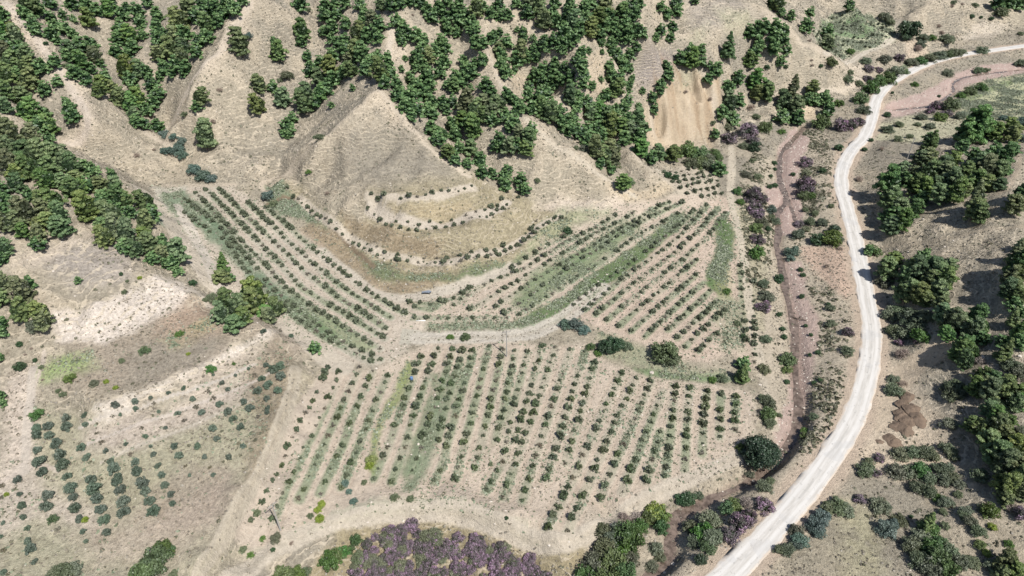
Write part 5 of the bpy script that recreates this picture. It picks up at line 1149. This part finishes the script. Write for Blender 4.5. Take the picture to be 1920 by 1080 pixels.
for i, s_ in enumerate(oli):
    if s_[2] > 11:
        t = thing("olive_tree", G[i], labs[i], "olive tree", "olive trees on the rough left hill")
        child(t, "trunk", STEM, (R[i] * 1.1,) * 3)
        child(t, "crown", OLIVES[i % 5], (R[i] * 1.12, R[i] * 1.12, R[i] * 1.15), (0, 0, random.random() * 6))
    else:
        tag(instance("olive_tree", (OLIVES if i % 3 else BSAPS)[i % (5 if i % 3 else 3)], G[i], R[i] * 1.15, R[i] * 1.1, random.random() * 6), labs[i], "olive tree", "olive trees on the rough left hill")

# ---- orchard saplings: the 300 that show largest one by one, the rest as one mass
cand = []
cnt = {}
for (plot, n, Pp), (_, _, Gp) in zip(ROWS, ROWS_G):
    cnt[plot] = cnt.get(plot, 0) + 1
    A = np.array(Gp); sl = np.concatenate([[0], np.cumsum(np.linalg.norm(np.diff(A, axis=0), axis=1))])
    for k in range(n):
        s_ = sl[-1] * (k + random.uniform(-.12, .12)) / max(1, n - 1); s_ = min(max(s_, 0), sl[-1])
        if random.random() < .035: continue
        x = np.interp(s_, sl, A[:, 0]) + random.gauss(0, .11); y = np.interp(s_, sl, A[:, 1]) + random.gauss(0, .11)
        cand.append((x, y, plot, cnt[plot] - 1, k, n))
CG = gpoly(CORNER)
cx0, cy0 = np.min(CG, 0); cx1, cy1 = np.max(CG, 0); kk = 0
ang = math.radians(38); ca, sa = math.cos(ang), math.sin(ang)
for iu in range(-30, 31):
    for iv in range(-30, 31):
        x = (cx0 + cx1) / 2 + (iu * ca - iv * sa) * 3.6; y = (cy0 + cy1) / 2 + (iu * sa + iv * ca) * 3.6
        if inside(np.array([x]), np.array([y]), CG)[0]: cand.append((x + random.gauss(0, .2), y + random.gauss(0, .2), "orchard's top corner", 0, kk, 1)); kk += 1
TG = gpoly(TERF); cx0, cy0 = np.min(TG, 0); cx1, cy1 = np.max(TG, 0)
for iu in range(0, 200):
    for iv in range(0, 60):
        x = cx0 + iu * 2.6; y = cy0 + iv * 5.2 + (x - cx0) * .12
        if y < cy1 and x < cx1 and inside(np.array([x]), np.array([y]), TG)[0] and random.random() < .85: cand.append((x, y, "upper", 0, 0, 1))
cx_ = np.array([c[0] for c in cand]); cy_ = np.array([c[1] for c in cand]); cz_ = H(cx_, cy_)
cP = np.stack([cx_, cy_, cz_], 1); dd = depth(cP)
sizev = .60 + .75 * fbm(cx_, cy_, 16, 130, 3) ** 1.2 * 1.0 + rng.normal(size=len(cand)) * .22
sizev = np.clip(sizev * np.where(np.array([c[2] for c in cand]) == LOW, .90, .95), .36, 1.22)
dry = (rng.random(len(cand)) < .17) & (sizev < 1.05)
appar = sizev / dd * (np.array([c[2] for c in cand]) == LOW)
top = set(np.argsort(-appar)[:300].tolist())
restp = []
for i, c in enumerate(cand):
    r_ = float(sizev[i]) * (.9 if not dry[i] else .8)
    if i in top:
        rown = {LOW: "counted from the left"}.get(c[2])
        sz = "full" if sizev[i] > 1.1 else ("slight" if sizev[i] < .8 else "young")
        o = instance("orchard_sapling", (BSAPS[i % 3] if dry[i] else SAPS[i % 6]), (c[0], c[1], cz_[i]), r_, r_ * random.uniform(1.0, 1.25), random.random() * 6.28, (random.gauss(0, .08), random.gauss(0, .08)))
        tag(o, f"{sz} {'brown' if dry[i] else 'green'} sapling, {nth(c[4])} down the {nth(c[3])} lower orchard row from left", "sapling", "saplings planted in rows across the lower orchard")
    else:
        mi = (6 + i % 3) if dry[i] else i % 6
        restp.append(((c[0], c[1], cz_[i]), r_ * (1 if c[2] != "upper" else .9), r_ * random.uniform(1.0, 1.25), random.random() * 6.28, mi))
me = joined("distant_saplings", restp, SAPS + BSAPS, [0] * 6 + [1] * 3); me.materials.append(M_SAP); me.materials.append(M_BROWNSAP)
tag(link("distant_saplings", me), "small saplings in rows on the upper, middle and terraced orchard plots", "saplings", kind="stuff")
print("saplings", len(cand))
# ------------------------------------------------------------------ ground cover: weeds, dry tufts, stones
def scatter(prob, n, seed):
    r = np.random.default_rng(seed)
    # area-weighted pick of sheet cells, then a random spot inside
    A2 = (V[F[:, 1], 0] - V[F[:, 0], 0]) * (V[F[:, 3], 1] - V[F[:, 0], 1])
    cxy = V[F[:, 0]]
    ok = (np.abs(cxy[:, 0]) < (cxy[:, 1] * .809 + 70.5) * .80) & (cxy[:, 1] > 40) & (cxy[:, 1] < 420)
    p = prob[F[:, 0]] * A2 * ok; p = p / p.sum()
    f = r.choice(len(F), n, p=p); u, v = r.random(n), r.random(n)
    P = V[F[f, 0]] * ((1 - u) * (1 - v))[:, None] + V[F[f, 1]] * (u * (1 - v))[:, None] + V[F[f, 2]] * (u * v)[:, None] + V[F[f, 3]] * ((1 - u) * v)[:, None]
    return P, r
def tufts(name, label, prob, n, seed, smin, smax, mat, blades=4, hgt=.7, far_grow=True):
    P, r = scatter(prob, n, seed)
    S = smin + (smax - smin) * r.random(n) ** 2
    C = np.repeat(P, blades, axis=0); s_ = np.repeat(S, blades)
    d = unit(r.normal(size=(n * blades, 3)) * [1, 1, .35]); d[:, 2] = np.abs(d[:, 2])
    C = C + d * (s_ * .35)[:, None] * [1, 1, hgt] + np.array([0, 0, .02])
    nn = unit(d + [0, 0, .55] + r.normal(size=d.shape) * .4)
    Vt, Ft = leaves(C, nn, s_ * .62, r, 1.3)
    a = np.repeat(np.clip(np.repeat(r.random(n), blades) * .7 + r.random(n * blades) * .3, 0, 1), 4)
    me = np_mesh(name, Vt, Ft, np.stack([a, a, a], 1)); me.materials.append(mat)
    return tag(link(name, me), label, name.replace("_", " "), kind="stuff")
M_WEED = leaf_mat("weed_leaves", [(.075,.095,.045), (.13,.16,.085), (.20,.225,.135)], .1, .0)
M_GRASS = leaf_mat("dry_grass_blades", [(.12,.098,.066), (.19,.16,.11), (.30,.26,.185)], .1, .0)
M_SCRUB = leaf_mat("low_scrub_leaves", [(.060,.058,.036), (.095,.095,.058), (.14,.135,.088)], .1, .0)
patchn = sstep(.42, .66, fbm(xf, yf, 7, 140, 3)) + .08
patchb = sstep(.45, .6, fbm(xf, yf, 22, 150, 3)) + .12
tufts("weeds", "low green weeds between the orchard rows and on the banks", (WEEDY ** 1.5 * 3 + FIELD * .12 + (ZID == 3) * .12) * patchn, 56000, 1, .28, .95, M_WEED)
tufts("dry_grass", "tufts of bleached dry grass over the hills and banks", TUFT * (patchb + .25) + .04 * (TUFT > .004), 100000, 2, .28, .75, M_GRASS)
tufts("low_scrub", "low dark scrub dotted over the dry slopes", TUFT ** 2 * patchn, 14000, 3, .35, 1.0, M_SCRUB, 6)
tufts("field_weeds", "dark weed clumps scattered in the tilled plots", FIELD * sstep(.45, .7, fbm(xf, yf, 18, 160, 3)) + .0, 5000, 4, .2, .5, M_WEED, 5)
# east bank of the creek: cracked earth with dark little bushes
def poly_mask(P):
    G = gpoly(P); return np.where(core & inside(xf, yf, G), 1.0, 0.0)
bank = poly_mask([(1480,250),(1540,240),(1570,330),(1560,450),(1500,440),(1500,330)]) + poly_mask([(1500,540),(1560,540),(1600,650),(1560,800),(1500,880),(1500,760),(1530,650)]) + poly_mask([(1380,330),(1440,250),(1450,420),(1440,560),(1400,540)])
tufts("bank_scrub", "dark dry scrub on the broken banks of the creek", bank * patchn * (ZID != 1) * (TUFT > .02), 2400, 5, .5, 1.5, M_SCRUB, 7)

m, nt, b, out = new_mat("pale_stone")
g_ = N(nt, "ShaderNodeNewGeometry")
nt.links.new(mixc(nt, noise(nt, g_.outputs["Position"], 1.5, 4), (.30,.26,.21), (.56,.51,.45)), b.inputs["Base Color"])
M_STONE = m
def rock_mesh(name, seed):
    import bmesh
    r = random.Random(seed); bm = bmesh.new(); bmesh.ops.create_icosphere(bm, subdivisions=2, radius=1)
    for v in bm.verts:
        n_ = v.co.normalized(); k = .8 + .25 * math.sin(n_.x * 3.1 + seed) * math.cos(n_.y * 2.7 + seed * 2) + r.uniform(-.08, .08)
        v.co = n_ * k; v.co.z *= .62
    me = bpy.data.meshes.new(name); bm.to_mesh(me); bm.free(); me.materials.append(M_STONE); return me
ROCKS = [rock_mesh("rock", i) for i in range(4)]
P, r = scatter((np.where(ZID == 1, .8, 0) + FIELD * .04 + sstep(.2, .4, steep) * .05 + .01) * (TUFT > .004), 5200, 9)
s_ = .10 + .28 * r.random(len(P)) ** 3
base = np.array([[1,0,0],[0,1,0],[-1,0,0],[0,-1,0],[0,0,.8]], float)
Vs = P[:, None, :] + base[None] * (s_[:, None, None]) * (.7 + .6 * r.random((len(P), 5, 1)))
Ft = np.array([[0,1,4],[1,2,4],[2,3,4],[3,0,4]])[None] + (np.arange(len(P)) * 5)[:, None, None]
me = np_mesh("loose_stones", Vs.reshape(-1, 3), Ft.reshape(-1, 3)); me.materials.append(M_STONE)
tag(link("loose_stones", me), "small pale stones strewn over the soil and riverbed", "stones", kind="stuff")

# boulders along the creek
BO = [(1457,862,9,"largest white boulder in the creek bend by the round tree"),(1412,902,5,"white boulder on the left creek bank below the round tree"),(1466,843,5,"pale boulder in the gravel right of the round tree"),(1461,828,4,"small pale boulder highest in the gravel by the round tree"),(1222,699,9,"white flat rock in the weedy ditch under the broad tree"),(1425,722,6,"white rock by the dark tree at the creek corner"),(1262,1058,8,"whitish boulder beside the creek near the bottom edge"),(1246,1074,6,"pale boulder at the creek mouth on the bottom edge"),(1911,738,6,"pale rock on the right edge among the lower pines"),(1843,670,9,"grey rock under the conical pines of the lower wood"),(1912,883,5,"small boulder right of the lower pines"),(1795,792,6,"pale boulder right of the soil heaps"),(1355,922,4,"small stone on the creek edge left of the oleanders"),(1912,668,8,"pinkish boulder on the far right edge")]
Gb = ground([q[0] for q in BO], [q[1] for q in BO]); db = depth(Gb)
for i, (x, y, w, lb) in enumerate(BO):
    rr = w * .5 * db[i] / FPX
    tag(instance("boulder", ROCKS[i % 4], Gb[i] + [0, 0, rr * .15], rr * 1.2, rr, i * 1.3), lb, "boulder", "pale boulders")

# ---- heaps of dark soil on the clearing right of the road
m, nt, b, out = new_mat("dark_soil")
g_ = N(nt, "ShaderNodeNewGeometry")
nt.links.new(mixc(nt, noise(nt, g_.outputs["Position"], 1.2, 5), (.085,.060,.044), (.20,.15,.11)), b.inputs["Base Color"])
bump = N(nt, "ShaderNodeBump"); bump.inputs["Strength"].default_value = .7; bump.inputs["Distance"].default_value = .2
nt.links.new(noise(nt, g_.outputs["Position"], 3, 4), bump.inputs["Height"]); nt.links.new(bump.outputs[0], b.inputs["Normal"])
M_SOIL = m
def heap_mesh(seed):
    r = random.Random(seed); Vh, Fh = [], []; nr_, na = 13, 34
    for i in range(nr_):
        q = i / (nr_ - 1)
        for j in range(na):
            an = 2 * math.pi * j / na
            k = 1 + .16 * math.sin(an * 2 + seed) + .10 * math.sin(an * 5 + seed * 3) + r.uniform(-.05, .05)
            Vh.append((q * k * math.cos(an), q * k * math.sin(an), .55 * (1 - q ** 1.3) ** .9 * (1 + r.uniform(-.07, .07)) + .22 * (float(fbm(np.array([q * math.cos(an) * 3 + seed * 7]), np.array([q * math.sin(an) * 3]), 1.1, 190, 3)[0]) - .5) * (q < .98) - .08))
    for i in range(nr_ - 1):
        for j in range(na): Fh.append((i * na + j, i * na + (j + 1) % na, (i + 1) * na + (j + 1) % na, (i + 1) * na + j))
    me = np_mesh("soil_heap", Vh, Fh, None, None, True); me.materials.append(M_SOIL); return me
HEAPS = [heap_mesh(i) for i in range(4)]
HP = [(1705,743,26,"topmost dark soil heap in the pile by the lower wood"),(1697,758,26,"dark soil heap just below the topmost one"),(1713,764,28,"dark soil heap on the upper right of the pile"),(1691,776,28,"dark soil heap on the upper left side of the pile"),(1722,782,32,"widest dark soil heap on the right of the pile"),(1706,786,30,"dark soil heap in the middle of the pile"),(1684,796,24,"dark soil heap on the lower left of the pile"),(1699,802,32,"dark soil heap on the lower right of the pile"),(1675,824,30,"lowest round dark soil heap, separate from the pile"),(1650,825,13,"little brown soil heap nearest the road")]
Gh = ground([q[0] for q in HP], [q[1] + 3 for q in HP]); dh = depth(Gh)
for i, (x, y, w, lb) in enumerate(HP):
    rr = w * .5 * dh[i] / FPX * 1.12
    tag(instance("soil_heap", HEAPS[i % 4], Gh[i], rr * 1.05, rr * .85, i * 1.7), lb, "soil heap", "heaps of dark soil dumped beside the road")

# ---- oleander thicket at the bottom edge
TH = [(664,1100),(662,1050),(690,1012),(735,988),(770,984),(800,992),(850,1006),(895,1002),(940,1018),(978,1036),(1012,1062),(1036,1100),(1040,1180),(820,1200),(660,1180)]
TG = gpoly(TH); r = np.random.default_rng(77)
x0, y0 = np.min(TG, 0); x1, y1 = np.max(TG, 0)
pl = []
while len(pl) < 290:
    x, y = r.uniform(x0, x1), r.uniform(y0, y1)
    if inside(np.array([x]), np.array([y]), TG)[0] and all((x - q[0][0]) ** 2 + (y - q[0][1]) ** 2 > .45 for q in pl):
        z = float(H(np.array([x]), np.array([y]))[0]); rr = r.uniform(.95, 1.7)
        pl.append(((x, y, z), rr, rr * r.uniform(.75, 1.1), r.random() * 6.28, int(r.integers(0, 4)) if r.random() < .82 else 4 + int(r.integers(0, 3))))
me = joined("oleander_thicket", pl, SHAPES['p'] + SHAPES['s'], [0] * 4 + [1] * 4); me.materials.append(M_P); me.materials.append(M_S)
tag(link("oleander_thicket", me), "dense purple flowering oleander thicket along the bottom edge below the orchard", "thicket", kind="stuff")

# ---- utility poles
m, nt, b, out = new_mat("grey_pole"); b.inputs["Base Color"].default_value = (.30, .285, .26, 1); M_POLE = m
m, nt, b, out = new_mat("porcelain"); b.inputs["Base Color"].default_value = (.10, .07, .05, 1); b.inputs["Roughness"].default_value = .3; M_INS = m
def box(c, s, rot=0):
    cx, cy, cz = c; sx, sy, sz = [q / 2 for q in s]
    Vb = [(cx + a * sx, cy + b_ * sy, cz + c_ * sz) for a in (-1, 1) for b_ in (-1, 1) for c_ in (-1, 1)]
    return Vb, [(0,1,3,2),(4,6,7,5),(0,4,5,1),(2,3,7,6),(0,2,6,4),(1,5,7,3)]
def cyl(h, r0, r1, n=10, z0=0):
    Vb = [(R_ * math.cos(2 * math.pi * i / n), R_ * math.sin(2 * math.pi * i / n), z) for z, R_ in ((z0, r0), (h, r1)) for i in range(n)]
    return Vb, [(i, (i + 1) % n, n + (i + 1) % n, n + i) for i in range(n)]
PO = [((950,669),8.6,"tall grey utility pole on the upper edge of the lower orchard",.2),((526,994),8.2,"grey utility pole at the lower left tip of the orchard",.9),((1700,300),9.0,"leaning grey utility pole beside the right-hand wood",1.5)]
for (pp, h, lb, rz) in PO:
    g = ground([pp[0]], [pp[1]])[0]
    t = thing("utility_pole", g, lb, "utility pole", "utility poles"); t.rotation_euler = (0, 0, rz)
    Vb, Fb = cyl(h, .17, .11, 10, -.5); me = np_mesh("shaft", Vb, Fb, None, None, True); me.materials.append(M_POLE); child(t, "shaft", me, (1, 1, 1))
    Vb, Fb = box((0, .14, h - .35), (2.2, .12, .14)); me = np_mesh("crossarm", Vb, Fb); me.materials.append(M_POLE); ca_ = child(t, "crossarm", me, (1, 1, 1))
    Vb, Fb = cyl(.32, .07, .045, 8); ins = np_mesh("insulator", Vb, Fb, None, None, True); ins.materials.append(M_INS)
    for xx in (-.95, 0, .95): child(ca_, "insulator", ins, (1, 1, 1), loc=(xx, .14, h - .28))

# ---- small things lying about
m, nt, b, out = new_mat("blue_plastic"); b.inputs["Base Color"].default_value = (.10, .17, .30, 1); b.inputs["Roughness"].default_value = .45; M_BLUE = m
g = ground([772], [713])[0]
t = thing("plastic_barrel", g, "dark blue plastic barrel between two saplings near the yellow weedy strip", "barrel")
prof = [(0, 0), (.30, .0), (.34, .08), (.36, .35), (.34, .38), (.36, .42), (.36, .72), (.34, .76), (.36, .80), (.33, 1.0), (.28, 1.05), (0, 1.05)]
nseg = 18; Vb = [(r_ * math.cos(2 * math.pi * j / nseg), r_ * math.sin(2 * math.pi * j / nseg), z) for r_, z in prof for j in range(nseg)]
Fb = [(i * nseg + j, i * nseg + (j + 1) % nseg, (i + 1) * nseg + (j + 1) % nseg, (i + 1) * nseg + j) for i in range(len(prof) - 1) for j in range(nseg)]
me = np_mesh("body", Vb, Fb, None, None, True); me.materials.append(M_BLUE); child(t, "body", me, (1.1, 1.1, 1.1))
Vb, Fb = cyl(1.12, .07, .07, 10, 1.04); me = np_mesh("cap", Vb + [(0, 0, 1.12)], [(f[0], f[1], f[2], f[3]) for f in Fb]); me.materials.append(M_BLUE); child(t, "cap", me, (1.1, 1.1, 1.1), loc=(.15, 0, 0))
def sheet_mesh(name, w, d_, seed, amp):
    r = np.random.default_rng(seed); n = 12
    gx, gy = np.meshgrid(np.linspace(-.5, .5, n), np.linspace(-.5, .5, n)); hz = amp * fbm(gx * 6 + seed * 9, gy * 6, 1.6, 90, 3)
    rim = 1 + .25 * (r.random(gx.shape) - .5) * (np.maximum(abs(gx), abs(gy)) > .4)
    Vt = np.stack([gx * w * rim, gy * d_ * rim, hz + .03], 2).reshape(-1, 3); Vb_ = Vt - [0, 0, .05]
    i = (np.arange(n - 1)[:, None] * n + np.arange(n - 1)[None]).ravel(); Ft = np.stack([i, i + 1, i + n + 1, i + n], 1)
    return np_mesh(name, np.concatenate([Vt, Vb_]), np.concatenate([Ft, Ft[:, ::-1] + n * n]), None, None, True)
g = ground([800], [551])[0]
m, nt, b, out = new_mat("grey_blue_sheet"); b.inputs["Base Color"].default_value = (.15, .17, .20, 1); M_SH = m
me = sheet_mesh("plastic_sheet", 2.6, 1.0, 3, 1.1); me.materials.append(M_SH)
o = link("plastic_sheet", me); o.location = g; tag(o, "crumpled grey-blue plastic sheet above the cross rows under the terraces", "sheet")
g = ground([789], [602])[0]
m, nt, b, out = new_mat("white_paint"); b.inputs["Base Color"].default_value = (.7, .68, .64, 1); M_WH = m
Vb, Fb = box((0, 0, .12), (2.6, .25, .16)); me = np_mesh("white_plank", Vb, Fb); me.materials.append(M_WH)
o = link("white_plank", me); o.location = g; tag(o, "white plank lying at the left end of the cross row above the track", "plank")

# fallen trunks
LG = [((1697,302),(1645,0),0)]
m, nt, b, out = new_mat("bleached_wood"); b.inputs["Base Color"].default_value = (.30, .26, .21, 1); M_LOG = m
for (a_, b_2, lb) in (((1487,596),(1512,602),"dark log lying across the creek by the cracked bank"),((230,566),(247,560),"short bent log on the pale scarp of the left hill"),((116,602),(124,607),"thin broken branch left of the pale scarp"),((490,900),(496,912),"bleached branch beside the track at the olive hill"),((1790,300),(1845,272),"pale fallen trunk inside the upper right wood")):
    ga, gb = ground([a_[0], b_2[0]], [a_[1], b_2[1]])
    va = Vector(ga) + Vector((0, 0, .2)); vb = Vector(gb) + Vector((0, 0, .25)); L_ = (vb - va).length
    Vb, Fb = cyl(L_, .16, .09, 8); me = np_mesh("log", Vb, Fb, None, None, True); me.materials.append(M_LOG if "dark" not in lb else M_BARK)
    o = link("log", me); o.location = va; o.rotation_euler = (vb - va).to_track_quat('Z', 'Y').to_euler(); tag(o, lb, "log", "fallen logs and branches")
print("all done")
